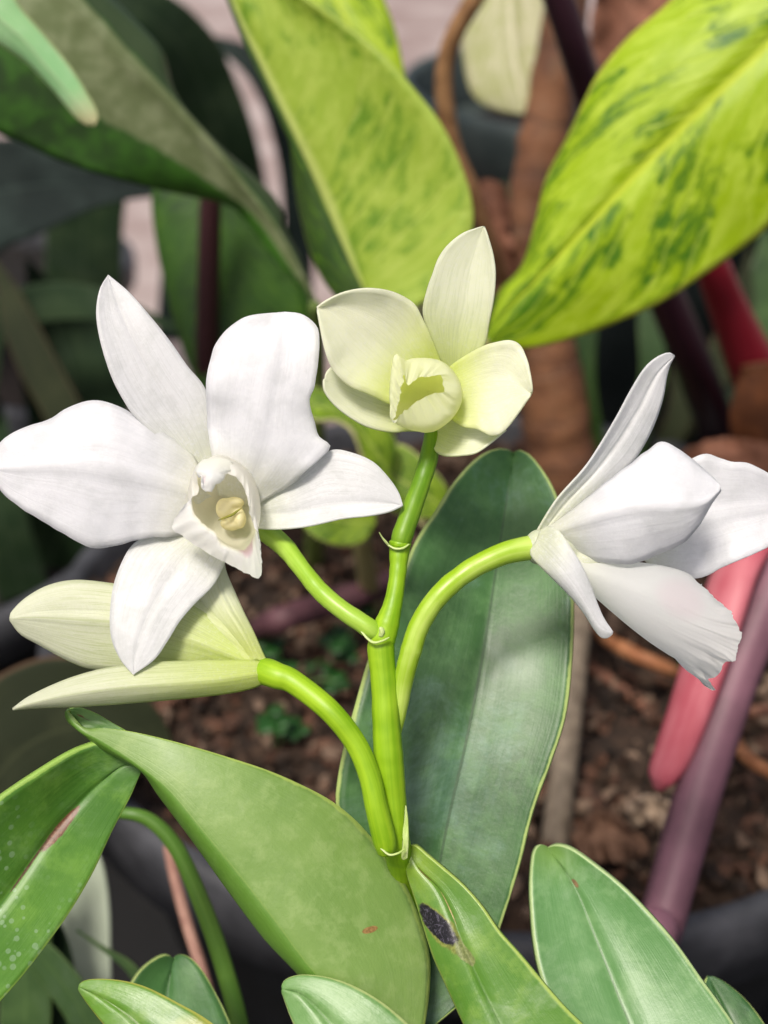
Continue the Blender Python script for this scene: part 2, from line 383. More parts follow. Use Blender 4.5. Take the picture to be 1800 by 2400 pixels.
# chips, crumbs and dead bits on the soil (one uncountable litter)
def litter(name, mat_list, n, cx, cy, r, z, smin, smax, seed, kind='stuff', label=None):
    rnd = random.Random(seed); bm = bmesh.new()
    for _ in range(n):
        a = rnd.random() * 2 * math.pi; q = r * math.sqrt(rnd.random()); x, y = cx + q * math.cos(a), cy + q * math.sin(a)
        s = rnd.uniform(smin, smax) * (1 if rnd.random() < .85 else 1.8)
        g = bmesh.ops.create_icosphere(bm, subdivisions=1, radius=1)['verts']
        sx, sy, sz = s * rnd.uniform(.5, 1.6), s * rnd.uniform(.4, 1), s * rnd.uniform(.15, .6); ra = rnd.random() * 6.28; tl = rnd.uniform(-.7, .7)
        mi = rnd.randrange(len(mat_list))
        for v in g:
            k = 1 + .35 * (rnd.random() - .5); X, Y, Z = v.co.x * sx * k, v.co.y * sy * k, v.co.z * sz * k
            X, Z = X * math.cos(tl) - Z * math.sin(tl), X * math.sin(tl) + Z * math.cos(tl)
            v.co = (x + X * math.cos(ra) - Y * math.sin(ra), y + X * math.sin(ra) + Y * math.cos(ra), z + Z + rnd.uniform(0, .005))
        for f in {f for v in g for f in v.link_faces}: f.material_index = mi
    me = bpy.data.meshes.new(name); bm.to_mesh(me); bm.free()
    for m in mat_list: me.materials.append(m)
    o = link(bpy.data.objects.new(name, me), kind=kind)
    return o
M_chip = [plain('bark_chip_brown', '33221a', '614536', 200, .8, .6), plain('bark_chip_rust', '402a1f', '694836', 200, .8, .6), plain('bark_chip_tan', '5c493c', '8a7462', 200, .8, .6), M_soil, M_soil]
o = litter('bark_litter', M_chip, 3600, PX, PY, PR - .01, -.008, .0012, .0045, 4)
tag(o, 'loose bark chips and crumbs strewn over the brown soil', 'bark chips')

# ------------------------------------------------------------------ the orchid
OR = (.02, .155, -.09)
orchid = thing('orchid_plant', 'white flowering orchid with arching green stalks and thick leaves in the foreground', 'orchid', OR)

# flower facing the camera, left
def ell(cu, cv, ru, rv, mm, n=16, a0=-90):
    return [(cu + ru * math.cos(R(a0) + 2 * math.pi * i / n), cv + rv * math.sin(R(a0) + 2 * math.pi * i / n), mm) for i in range(n)]
def blob(name, parts, mat, parent, label=None):
    """a solid made of overlapping ellipsoids merged by remesh; parts: (u,v,mm,ru,rv,rd px)"""
    bm = bmesh.new()
    for u, v, mm, ru, rv, rd in parts:
        c = W(u, v, F(mm)); k = F(mm) / 3000
        g = bmesh.ops.create_icosphere(bm, subdivisions=3, radius=1)['verts']
        for q in g:
            x, y, z = q.co; q.co = c + Vector((1, 0, 0)) * x * ru * k + Vector((0, SP, CP)) * y * rv * k + Vector((0, CP, -SP)) * z * rd * k
    me = bpy.data.meshes.new(name); bm.to_mesh(me); bm.free(); me.materials.append(mat)
    me.polygons.foreach_set('use_smooth', [True] * len(me.polygons))
    o = link(bpy.data.objects.new(name, me), parent, label)
    rm = o.modifiers.new('merge', 'REMESH'); rm.mode = 'VOXEL'; rm.voxel_size = .00035; rm.use_smooth_shade = True
    sm = o.modifiers.new('soften', 'SMOOTH'); sm.iterations = 8
    return o
M_col = petal_mat('cream_column', 'fff8e6', 'f6efc4', (0, .5), veinamt=0, mott=.2)
f1 = blob('flower', [(526, 1192, 1.6, 21, 26, 26), (563, 1216, 2.2, 14, 24, 26), (543, 1226, 3.4, 28, 18, 26), (549, 1178, 2.4, 24, 14, 30), (546, 1205, 4, 26, 24, 40)], M_col, orchid,
          'wide open white flower facing the viewer, leftmost of the four')
ribbon('sepal', c1((800, 900), (700, 780), (540, 640), (480, 560), (430, 460), (390, 330), (374, 220), (388, 130), (420, 75)),
       c1((840, 930), (750, 720), (660, 570), (580, 440), (505, 290), (455, 170), (420, 75)),
       c1((900, 900), (850, 690), (800, 520), (730, 430), (660, 330), (580, 230), (500, 140), (420, 75)),
       .25, [9, 6, 4, 3.5, 5], M_white2, f1, edge=(-2.2, 1.0), groove=.5, seed=1)
ribbon('sepal', c1((900, 940), (1060, 915), (1130, 880), (1210, 810), (1290, 755), (1370, 765), (1450, 800), (1510, 860), (1550, 920), (1566, 970)),
       c1((900, 1000), (1100, 1000), (1250, 975), (1400, 960), (1500, 962), (1566, 970)),
       c1((900, 1050), (1000, 1060), (1090, 1062), (1200, 1050), (1330, 1020), (1430, 1010), (1510, 995), (1566, 970)),
       .25, [9, 6, 3.5, 2, 2.5], M_white2, f1, edge=(.5, -1.6), groove=.4, seed=2)
ribbon('sepal', c1((790, 1000), (660, 1060), (560, 1095), (510, 1130), (470, 1200), (440, 1290), (428, 1400), (435, 1490), (470, 1570), (520, 1627)),
       c1((850, 1020), (730, 1160), (640, 1290), (570, 1420), (530, 1540), (520, 1627)),
       c1((920, 1060), (900, 1130), (872, 1200), (830, 1280), (760, 1350), (700, 1420), (650, 1500), (600, 1570), (520, 1627)),
       .25, [9, 5, 2, 0, -1], M_white2, f1, edge=(.8, .3), groove=.4, seed=3)
ribbon('petal', c1((800, 880), (740, 760), (640, 690), (540, 630), (430, 570), (335, 563), (250, 600), (200, 635), (130, 655), (50, 690), (0, 730), (-25, 780), (-30, 830)),
       c1((840, 940), (700, 900), (560, 858), (420, 828), (250, 812), (100, 822), (-30, 830)),
       c1((800, 1010), (760, 1065), (690, 1087), (560, 1100), (430, 1130), (370, 1138), (310, 1115), (180, 1040), (90, 985), (30, 940), (-10, 890), (-30, 830)),
       .25, [7, 2.5, 0, -.5, 1.5], M_white, f1, edge=(2.8, 1.2), groove=-.9, ripple=1.0, freq=6, seed=4, wob=3, crease=.2)
ribbon('petal', c1((850, 930), (822, 760), (805, 620), (805, 480), (830, 370), (870, 300), (930, 250), (980, 230), (1060, 222)),
       c1((930, 960), (985, 760), (1020, 600), (1050, 450), (1075, 320), (1085, 220)),
       c1((980, 980), (1050, 935), (1130, 890), (1230, 800), (1285, 742), (1240, 700), (1215, 620), (1205, 560), (1225, 500), (1238, 400), (1242, 300), (1215, 255), (1170, 226), (1110, 218)),
       .25, [6, 2, 0, .3, 2.5], M_white, f1, edge=(1.2, .8), groove=-.6, ripple=1.4, freq=5, seed=5, wob=3, crease=.2)
def lip_mat(name, inner, outer, deep, pinkpos=None, thr=(.3, .8), pk='d6a0c4'):
    k = N(name); ob, s, t = k.coords()
    geo = k.t.nodes.new('ShaderNodeNewGeometry')
    c = k.mix(k.step(t, *thr), lin(deep), lin(outer))
    m1 = k.noise(ob, 700, 4, .7)
    c = k.mix(k.math('MULTIPLY', k.step(m1, .45, .7), .15), c, (.95, .95, 1, 1))
    c = k.mix(k.math('MULTIPLY', k.math('SUBTRACT', 1, geo.outputs['Backfacing']), k.step(t, .88, .74)), c, lin(inner))
    if pinkpos:
        s0, t0, rs, rt = pinkpos
        a = k.math('DIVIDE', k.math('SUBTRACT', s, s0), rs); b = k.math('DIVIDE', k.math('SUBTRACT', t, t0), rt)
        r = k.math('ADD', k.math('MULTIPLY', a, a), k.math('MULTIPLY', b, b))
        c = k.mix(k.math('MULTIPLY', k.step(r, 1.2, 0), .6), c, lin(pk))
    return k.done(c, .42, k.bump(m1, .3, .0003), spec=.35, trans=.62, tcol=c)
M_lip1 = lip_mat('white_lip_yellow_throat', 'fcf8e2', 'fbfbfb', 'f6f0cc', (.46, .77, .05, .10), (.08, .4))
M_lip2 = lip_mat('cream_lip_yellow_throat', 'f2f5a8', 'f6f9e0', 'dfe768', None, (.25, .85))
M_slit = plain('olive_slit', '6f7420', '8c8a30', 300, .6)
tube('anther_slit', [(512, 1219, F(.2), 1), (528, 1213, F(-.3), 2.2), (545, 1206, F(-.1), 3.4), (556, 1198, F(-.1), 2.4), (566, 1191, F(0), 1)], M_slit, f1, n=30, ns=8)
M_lip3 = lip_mat('white_lip_plain', 'f8f9f9', 'f8f9f9', 'f4f5e6', (.16, .66, .14, .16), (.1, .5), 'faecf2')
def r8(mm, *p): return [(400 + q[0] * .1507, 1050 + q[1] * .1507, (q[2] if len(q) > 2 else mm)) for q in p]
lip_rings = [
    r8(7.5, (880, 880), (900, 885), (915, 900), (920, 920), (920, 940), (915, 960), (900, 970), (880, 975), (860, 970), (845, 955), (840, 940), (840, 920), (845, 900), (860, 885)),
    r8(6.5, (880, 700), (980, 740), (1050, 820), (1080, 920), (1080, 1000), (1050, 1100), (980, 1160), (880, 1180), (780, 1160), (700, 1100), (660, 1000), (660, 900), (700, 800), (780, 730)),
    r8(4.5, (760, 160), (1000, 230), (1190, 380), (1310, 600), (1360, 850), (1350, 1100), (1260, 1330), (1060, 1480), (860, 1460), (640, 1350), (460, 1180), (330, 950), (320, 650), (460, 320)),
    r8(.5, (700, 135), (950, 185), (1180, 360), (1320, 620), (1385, 900), (1370, 1200), (1250, 1420), (1090, 1560), (900, 1520), (690, 1350), (480, 1180), (290, 980), (280, 620), (430, 290)),
    r8(-3.5, (640, 180), (900, 215), (1130, 400), (1260, 680), (1320, 1000), (1330, 1260), (1290, 1450), (1200, 1640, -4.5), (1010, 1590, -5), (770, 1490, -5.2), (690, 1330, -5.2), (560, 1250, -5), (430, 1130, -4.6), (350, 1010, -4), (330, 760, -3), (370, 330, -2.5)),
    r8(-5, (560, 660, -5), (700, 560, -6), (850, 395, -5), (1080, 520, -5), (1190, 780, -5), (1240, 1050, -6), (1290, 1200, -6), (1370, 1380, -6), (1405, 1650, -6), (1390, 2020, -7), (1150, 1930, -5), (850, 1785, -4),
       (600, 1650, -3.4), (300, 1460, -3), (120, 1330, -3), (15, 1240, -3.4), (120, 1010, -4), (250, 860, -4), (350, 760, -4), (430, 700, -3), (420, 520, -4), (395, 360, -5), (470, 430, -7), (490, 590, -7))]
lip1 = loft('lip', lip_rings, M_lip1, f1, n=120, m=50, crinkle=.45, seed=3)
def rr8(*p): return [(400 + x * .1507, 1050 + y * .1507) for x, y in p]
ribbon('lip_fold', rr8((520, 180), (430, 260), (395, 340), (430, 440), (478, 450), (482, 590), (530, 668)), rr8((760, 160), (700, 280), (640, 380), (640, 470), (610, 560), (600, 675)), rr8((960, 220), (960, 330), (870, 385), (820, 480), (750, 540), (690, 560), (640, 670)),
       .2465, [0, -2, -3.2, -3.6, -3], M_lip3, lip1, edge=(.8, 1.5), ripple=.8, freq=6, seed=6, crease=.2)

# cream flower at the top
f2 = blob('flower', [(1000, 945, 4, 24, 12, 30), (1030, 915, 12, 30, 24, 34), (1020, 960, 16, 22, 40, 22)], M_col, orchid, 'small half-open cream flower at the top of the stalk')
ribbon('sepal', c2((960, 1050), (870, 830), (805, 650), (830, 500), (865, 400), (905, 290), (970, 200), (1060, 130), (1140, 100), (1198, 83)),
       c2((1000, 1080), (1020, 800), (1065, 600), (1095, 400), (1150, 220), (1198, 88)),
       c2((1060, 1050), (1150, 930), (1210, 840), (1235, 700), (1262, 560), (1275, 400), (1262, 280), (1235, 180), (1215, 120), (1200, 83)),
       .25, [14, 10, 7, 5, 3], M_cream_s, f2, edge=(-1.5, -2.8), seed=11, groove=.2)
ribbon('sepal', c2((900, 1150), (700, 1120), (500, 1080), (350, 1020), (240, 985), (190, 1015), (168, 1060)),
       c2((880, 1280), (700, 1270), (500, 1230), (350, 1170), (240, 1110), (165, 1080)),
       c2((900, 1420), (720, 1410), (600, 1417), (450, 1385), (330, 1320), (230, 1240), (170, 1160), (160, 1100), (165, 1070)),
       .2525, [11, 7.5, 4, 1.5, -1.5], M_cream_s, f2, edge=(-1.5, -2.5), seed=12, crease=.2)
ribbon('sepal', c2((880, 1330), (1050, 1290), (1200, 1310), (1310, 1370), (1345, 1400)),
       c2((865, 1390), (980, 1430), (1100, 1460), (1220, 1450), (1345, 1402)),
       c2((855, 1420), (862, 1500), (900, 1552), (960, 1572), (1060, 1567), (1150, 1550), (1250, 1482), (1300, 1440), (1345, 1403)),
       .253, [10, 7, 4, 3, 3], M_cream_s, f2, edge=(-1, -2.5), seed=13, crease=.2)
ribbon('petal', c2((960, 1080), (915, 950), (870, 830), (800, 680), (750, 590), (660, 530), (560, 497), (430, 487), (300, 510), (190, 560), (118, 610)),
       c2((850, 1140), (640, 900), (500, 770), (340, 660), (210, 610), (118, 612)),
       c2((760, 1280), (600, 1240), (450, 1170), (350, 1130), (270, 1070), (215, 1000), (170, 880), (140, 740), (118, 612)),
       .25, [9, 5, 2, -.5, -3], M_cream, f2, edge=(-3.2, -3.6), seed=14, ripple=.5, crease=.15, groove=-.3)
ribbon('petal', c2((930, 1040), (1000, 975), (1100, 910), (1200, 858), (1300, 830), (1380, 825), (1440, 860), (1480, 950), (1500, 1040), (1512, 1130), (1508, 1170)),
       c2((930, 1150), (1050, 1150), (1180, 1125), (1320, 1110), (1420, 1120), (1508, 1170)),
       c2((930, 1290), (980, 1330), (1060, 1380), (1160, 1400), (1250, 1440), (1330, 1410), (1420, 1300), (1480, 1210), (1508, 1172)),
       .25, [10, 6, 3, 1, -1.5], M_cream, f2, edge=(-2.2, -3), seed=15, ripple=.8, crease=.15)
def r2(mm, *p): return [(700 + q[0] * .3617, 500 + q[1] * .3617, (q[2] if len(q) > 2 else mm)) for q in p]
loft('lip', [
    r2(6, (840, 1150), (860, 1152), (870, 1165), (872, 1180), (865, 1195), (850, 1200), (835, 1195), (825, 1180), (828, 1162)),
    r2(5, (800, 1080), (900, 1080), (940, 1130), (950, 1190), (920, 1240), (850, 1260), (770, 1240), (730, 1180), (740, 1110)),
    r2(3, (780, 960), (920, 970), (1010, 1060), (1045, 1180), (1000, 1290), (890, 1370), (760, 1360), (650, 1270), (660, 1060)),
    r2(1, (740, 945), (900, 950), (1010, 1030), (1062, 1170), (1010, 1310), (870, 1415), (720, 1395), (610, 1300), (610, 1020)),
    r2(-2.2, (740, 955), (890, 960), (975, 1020), (1035, 1150), (970, 1290), (860, 1370), (720, 1380), (605, 1345, -4.5), (592, 1200, -4.5), (600, 1050, -4.5), (625, 918, -4.8), (665, 935, -4), (700, 965, -3)),
    r2(-3.4, (705, 1110), (770, 1075), (850, 1055), (918, 1043), (940, 1120), (932, 1162), (890, 1168), (840, 1180), (740, 1240), (672, 1292, -4), (632, 1345, -5), (612, 1352, -5), (640, 1260, -5), (655, 1170, -5), (672, 1090, -5), (682, 1040, -4.6))],
    M_lip2, f2, n=100, m=40, crinkle=.6, seed=8, cpow=4)

# white flower in profile, right
f3 = blob('flower', [(1262, 1282, 3, 34, 42, 36), (1310, 1290, 2, 50, 44, 36), (1370, 1320, 2, 60, 40, 30)], M_white2, orchid, 'white flower seen in profile with fringed lip, on the right')
ribbon('sepal', c3((120, 1130), (250, 920), (400, 750), (480, 640), (600, 440), (680, 290), (760, 160), (830, 95), (900, 65), (935, 78)),
       c3((170, 1110), (310, 930), (470, 760), (610, 580), (730, 390), (830, 200), (935, 82)),
       c3((230, 1090), (380, 970), (560, 810), (690, 700), (770, 580), (830, 450), (870, 320), (890, 200), (910, 130), (935, 85)),
       .25, [4, 5, 5, 3, 2], M_white2, f3, edge=(-2.2, 1.6), seed=21, groove=.6)
ribbon('petal', c3((700, 1000), (850, 850), (1000, 720), (1050, 668), (1130, 650), (1250, 690), (1350, 700), (1475, 755), (1600, 830), (1650, 920)),
       c3((700, 1100), (950, 1060), (1200, 1000), (1450, 960), (1650, 920)),
       c3((700, 1200), (850, 1330), (1060, 1367), (1200, 1310), (1350, 1240), (1475, 1180), (1580, 1080), (1650, 922)),
       .25, [16, 14, 12, 12, 14], M_white, f3, edge=(-2, -2), seed=22, ripple=1.2, groove=-.6, crease=.2, wob=3)
ribbon('petal', c3((200, 1080), (400, 930), (560, 800), (690, 700), (770, 640), (860, 580), (950, 620), (1050, 690), (1150, 780), (1202, 840)),
       c3((200, 1120), (400, 1040), (600, 975), (800, 950), (1000, 955), (1110, 930), (1200, 850)),
       c3((200, 1160), (330, 1200), (470, 1262), (600, 1280), (720, 1272), (850, 1222), (980, 1160), (1060, 1080), (1110, 1000), (1150, 930), (1202, 860)),
       .25, [2, -4, -6, -7, -5], M_white, f3, edge=(3.0, 4.2), seed=23, ripple=.8, groove=-.9, crease=.75, wob=3)
ribbon('sepal', c3((105, 1200), (120, 1250), (230, 1360), (340, 1470), (420, 1570), (470, 1650), (510, 1700), (545, 1708), (580, 1685)),
       c3((140, 1150), (250, 1260), (340, 1370), (430, 1510), (500, 1630), (580, 1680)),
       c3((160, 1090), (220, 1065), (280, 1100), (340, 1190), (400, 1290), (450, 1400), (490, 1510), (530, 1600), (580, 1675)),
       .25, [0, -4.5, -5, -4, -3], M_white2, f3, edge=(2, .8), seed=24, groove=.2, crease=.3)
def ring3(T, B, rd, bul, d0, n=20):
    (tx, ty), (bx, by) = T, B; cx, cy = (tx + bx) / 2, (ty + by) / 2; out = []
    ax, ay = (by - ty), -(bx - tx); m = math.hypot(ax, ay) + 1e-6
    for i in range(n):
        a = 2 * math.pi * i / n; c_, s_ = math.cos(a), math.sin(a)
        near = max(0, s_); out.append((cx + (tx - cx) * c_ + ax / m * bul * near, cy + (ty - cy) * c_ + ay / m * bul * near, d0 - rd * s_))
    return out
T3 = c3((300, 1180), (420, 1235), (640, 1262), (860, 1290), (1010, 1335), (1080, 1400))
B3 = c3((260, 1260), (400, 1400), (540, 1530), (720, 1680), (870, 1790), (990, 1880))
RD = [2.5, 4, 5.5, 7, 7.5, 8]; BU = [0, 0, 0, 0, 10, 40]
def q3(*p): return [(1200 + x * .4068, 800 + y * .4068, d) for x, y, d in p]
rim3 = q3((1090, 1400, 3), (1112, 1440, 0), (1200, 1500, -2), (1255, 1560, -4), (1290, 1620, -5), (1318, 1700, -6), (1308, 1780, -6), (1280, 1830, -5), (1222, 1850, -4), (1202, 1900, -3), (1150, 1935, -1), (1125, 1945, 1), (1155, 1990, 1.5), (1160, 2018, 2), (1130, 1998, 3), (1060, 1935, 5), (1000, 1850, 9), (1010, 1720, 11), (1050, 1600, 10), (1070, 1480, 7))
loft('lip', [ring3(T3[i], B3[i], RD[i], BU[i], 3) for i in range(6)] + [rim3], M_lip3, f3, n=160, m=56, crinkle=1.0, seed=14, cpow=6, jf=.35)

# greenish flower seen from behind, lower left
f4 = blob('flower', [(604, 1570, 5, 14, 22, 22), (585, 1568, 6, 22, 22, 22)], M_back, orchid, 'pale greenish flower seen from behind, below the wide open white one')
ribbon('sepal', c1((1045, 1600), (1010, 1560), (800, 1390), (620, 1300), (450, 1275), (300, 1260), (190, 1280), (100, 1330), (45, 1385), (38, 1410)),
       c1((1000, 1595), (750, 1500), (500, 1430), (280, 1412), (120, 1405), (38, 1412)),
       c1((990, 1610), (800, 1610), (600, 1618), (380, 1608), (280, 1580), (150, 1510), (80, 1470), (38, 1416)),
       .25, [3, 5, 7, 7, 6], M_back, f4, edge=(2, 2), groove=-.7, seed=31)
ribbon('petal', c1((1010, 1600), (870, 1545), (700, 1450), (600, 1380), (520, 1330), (480, 1290)),
       c1((1010, 1590), (900, 1480), (780, 1400), (650, 1330), (480, 1290)),
       c1((1010, 1570), (940, 1450), (850, 1370), (740, 1325), (640, 1280), (480, 1290)),
       .25, [3, 5, 7, 8, 9], M_back2, f4, edge=(-1, 2.5), seed=32)
ribbon('sepal', c1((980, 1580), (900, 1490), (800, 1380), (770, 1310), (800, 1230), (868, 1180)),
       c1((1000, 1570), (940, 1460), (880, 1360), (845, 1270), (868, 1180)),
       c1((1045, 1590), (1025, 1550), (985, 1460), (945, 1380), (905, 1290), (880, 1230), (868, 1180)),
       .25, [3, 4, 6, 9, 12], M_back2, f4, edge=(2, 1), seed=33, groove=-.6)
ribbon('sepal', c1((1062, 1622), (1030, 1584), (980, 1572), (900, 1572), (800, 1572), (600, 1580), (500, 1590), (380, 1610), (250, 1650), (120, 1710), (50, 1760)),
       c1((1062, 1625), (1000, 1628), (850, 1650), (650, 1665), (450, 1680), (250, 1710), (120, 1740), (50, 1761)),
       c1((1062, 1628), (1035, 1655), (985, 1678), (900, 1697), (750, 1715), (500, 1737), (300, 1750), (150, 1755), (50, 1763)),
       .25, [2, 0, -1, 0, 1.5], M_back, f4, edge=(2.5, 3), seed=34, groove=-.4)

# stalks
tube('stem', [(1000, 2460, F(24), 34), (975, 2250, F(22), 34), (950, 2090, F(15), 32), (938, 2020, F(8), 32), (928, 1970, F(4), 33), (917, 1850, F(2), 34), (908, 1737, F(1), 34), (900, 1600, F(1), 31), (893, 1515, F(1), 32),
              (905, 1470, F(1), 30), (922, 1410, F(2), 22), (932, 1345, F(3), 20), (936, 1290, F(4), 24), (938, 1272, F(4), 27)], M_stem, orchid, n=140, label='main flower stem', lump=.05)
tube('stalk', [(936, 1282, F(4), 24), (945, 1250, F(4), 25), (968, 1185, F(6), 24), (988, 1130, F(8), 22), (1005, 1072, F(10), 22), (1013, 1010, F(13), 17), (1016, 980, F(15), 18)], stem_mat('flower_stem_darker_green', '5f8c10', '86b024', .42, sc=350, trans=.15), orchid, lump=.05, n=60)
tube('stalk', [(885, 1490, F(1), 20), (862, 1470, F(0), 23), (800, 1428, F(1), 22), (750, 1385, F(3), 22), (705, 1330, F(6), 21), (665, 1280, F(10), 24), (615, 1240, F(14), 26), (565, 1215, F(17), 24)], M_ped, orchid, lump=.05, n=70)
tube('stalk', [(934, 1725, F(3), 5), (936, 1680, F(2), 15), (945, 1600, F(1), 23), (962, 1530, F(0), 25), (985, 1462, F(0), 25), (1030, 1395, F(0), 25), (1098, 1338, F(1), 25), (1180, 1298, F(2), 27), (1250, 1283, F(3), 30), (1275, 1283, F(3), 34)], M_pedr, orchid, lump=.05, n=80, seed=5)
tube('stalk', [(905, 1995, F(0), 22), (900, 1965, F(-1), 28), (882, 1890, F(-2), 27), (865, 1815, F(-2), 26), (832, 1740, F(-2), 26), (772, 1665, F(-2), 27), (690, 1600, F(1), 28), (650, 1584, F(1.8), 31), (622, 1574, F(3.6), 32), (590, 1568, F(6), 24)], M_stem, orchid)
# bracts at the joints
tube('bract', [(846, 1478, F(-1), 3), (862, 1497, F(-2.2), 4), (878, 1506, F(-2.8), 5), (898, 1501, F(-3), 4), (912, 1494, F(-2.6), 2)], M_bract, orchid, flat=.6)
tube('bract', [(893, 1490, F(-1.5), 6), (895, 1480, F(-1.8), 7), (892, 1472, F(-2), 5)], M_bract, orchid)
tube('bract', [(914, 1282, F(2.5), 4), (904, 1270, F(2), 4.5), (896, 1260, F(1.6), 3), (889, 1248, F(1), 1.5)], M_bract, orchid, flat=.6)
tube('bract', [(911, 1278, F(2), 3), (926, 1286, F(1.5), 4.5), (944, 1285, F(1.5), 5), (958, 1276, F(2), 3)], M_bract, orchid, flat=.6)
ribbon('bract', px((942, 2010), (945, 1960), (947, 1920), (950, 1888)), px((946, 2015), (949, 1960), (951, 1920), (951, 1888)), px((955, 2010), (957, 1960), (955, 1920), (952, 1888)), .25, [0, -.5, 0, 0], M_bract, orchid)
tube('bract', [(893, 1988, F(-2.5), 4), (912, 2003, F(-3), 4), (932, 2000, F(-3), 4), (948, 1990, F(-2), 3)], M_bract, orchid, flat=.6)

# leaves of the orchid
LM = dict(edge='b9cf72', mid='5c7f3c')
ML_back = leaf_mat('dusty_dark_green_leaf', '45703a', '2c5426', '5f8a50', 'bcd07c', '2c4a28', dust=.4, dustcol='7c9c90', sc=75, rough=.42, trans=.08, midw=.012, edgew=.02)
ML_fold = leaf_mat('pale_leaf_underside', '80a052', '749648', '98b26c', 'b8d068', '7e9c46', dust=.14, dustcol='a0b288', sc=130, rough=.45, trans=.15, half='5c8a2c', edgew=.02, midw=.006, spots=[(.8, .76, .035, .007, '8a6a3c', 0)])
ML_left = leaf_mat('glossy_leaf_with_scar', '5f9230', '4d7f2a', '7fae44', 'a9cf60', '4f8030', dust=.3, dustcol='9fbf8e', drops=520, sc=70, rough=.42, trans=.2, midw=.012, edgew=.02,
                   spots=[(.53, .30, .06, .085, '6c452c', .0), (.5, .42, .018, .12, '5c4830', .0)])
ML_spot = leaf_mat('leaf_with_black_spot', '66913c', '5a8a30', '8db04e', 'b5cc66', '4e7432', dust=.45, dustcol='9fb88e', sc=100, rough=.32, trans=.2, midw=.012,
                   yel='8fae34', yelr=(.0, .22), spots=[(.26, .33, .20, .115, '78803a', 1.3), (.47, .44, .1, .06, '77804c', .6), (.23, .315, .17, .10, '1d1a22', 1.5), (.5, .25, .035, .09, 'a08c58', .2), (.47, .12, .05, .05, '6a5c34', .2)])
ML_right = leaf_mat('soft_green_leaf', '6f9c62', '5f9050', '8fb57e', 'b8cf90', '426a34', dust=.35, dustcol='b2cba6', sc=90, rough=.38, trans=.2, midw=.012, edgew=.02, yel='7ba04c', yelr=(0, .2), spots=[(.56, .16, .03, .02, '8a6c50', 0)])
ML_low = leaf_mat('mottled_green_leaf', '74a05a', '64924c', '97b880', 'c0cf86', '4c7034', dust=.4, dustcol='b0cba8', sc=130, rough=.35, trans=.2, midw=.014, edgew=.03)
ML_low2 = leaf_mat('bright_green_leaf_yellow_edge', '6c9a36', '5c8c2e', '8eb058', 'c2c05c', '6a6a30', dust=.25, sc=120, rough=.32, trans=.2, midw=.014, edgew=.035, yel='a8a850', yelr=(.78, .62))
ribbon('leaf', px((1203, 1062), (1180, 1052), (1150, 1055), (1110, 1080), (1060, 1136), (1018, 1203), (986, 1247), (955, 1310), (925, 1400), (890, 1480), (861, 1552), (840, 1624), (806, 1750), (789, 1843), (790, 1900), (820, 2010), (880, 2150), (930, 2280), (960, 2420)),
       px((1203, 1068), (1190, 1150), (1175, 1250), (1160, 1350), (1145, 1450), (1120, 1600), (1090, 1750), (1060, 1880), (1035, 2000), (1010, 2150), (990, 2280), (980, 2420)),
       px((1203, 1062), (1225, 1056), (1255, 1080), (1295, 1140), (1318, 1210), (1338, 1330), (1345, 1430), (1340, 1560), (1325, 1680), (1290, 1790), (1250, 1900), (1220, 2020), (1190, 2120), (1155, 2220), (1100, 2330), (1000, 2420)),
       .25, [52, 40, 30, 24, 20, 16, 12], ML_back, orchid, edge=(-2, -3.5), groove=.7, crease=.5, seed=41, thick=.0012, nt=80, ns=25, label='tall dark green leaf behind the stem')
ribbon('leaf', c6((612, 372), (570, 318), (500, 275), (420, 258), (395, 262), (300, 300), (150, 390), (0, 490), (-200, 640), (-420, 900)),
       c6((612, 374), (540, 350), (450, 415), (370, 490), (230, 640), (150, 750), (60, 880), (-40, 1010), (-200, 1200), (-400, 1500)),
       c6((612, 376), (590, 430), (560, 500), (480, 650), (400, 820), (300, 990), (200, 1130), (100, 1260), (0, 1375), (-150, 1530), (-300, 1680)),
       .25, [11, 10, 5, 0, -5, -8], ML_left, orchid, edge=(-3.5, .5), groove=.8, crease=.7, seed=42, thick=.0012, nt=80, ns=25, label='glossy leaf with brown scar, bottom left')
fold = ribbon('leaf', c6((292, 122), (300, 160), (362, 212), (450, 280), (610, 368), (700, 490), (850, 690), (1000, 900), (1150, 1100), (1300, 1260), (1390, 1400), (1480, 1560)),
       c6((292, 122), (320, 170), (362, 210), (450, 255), (612, 362), (740, 470), (880, 640), (1020, 810), (1170, 1000), (1310, 1190), (1420, 1330), (1520, 1560)),
       c6((292, 122), (320, 150), (362, 208), (450, 202), (560, 212), (700, 243), (850, 284), (1000, 330), (1150, 380), (1290, 440), (1430, 515), (1540, 605)) + c7((150, 650), (200, 710), (255, 810), (300, 920), (335, 1050), (340, 1150), (325, 1300), (300, 1420)),
       .25, [8, 5, 2, 0, -1, -2, -2, -1], ML_fold, orchid, edge=(4, [0, 1, 4, 8, 12, 13, 10]), crease=.9, seed=43, thick=.0012, nt=90, ns=31, label='folded leaf showing its pale underside')
ribbon('leaf_tip', c6((285, 128), (320, 190), (358, 215)), c6((292, 115), (360, 150), (440, 190), (400, 205)), c6((300, 112), (350, 108), (420, 135), (480, 170), (545, 207)), .25, [10, 9.5, 9], ML_left, fold, edge=(0, 0), thick=.001, crease=.5)
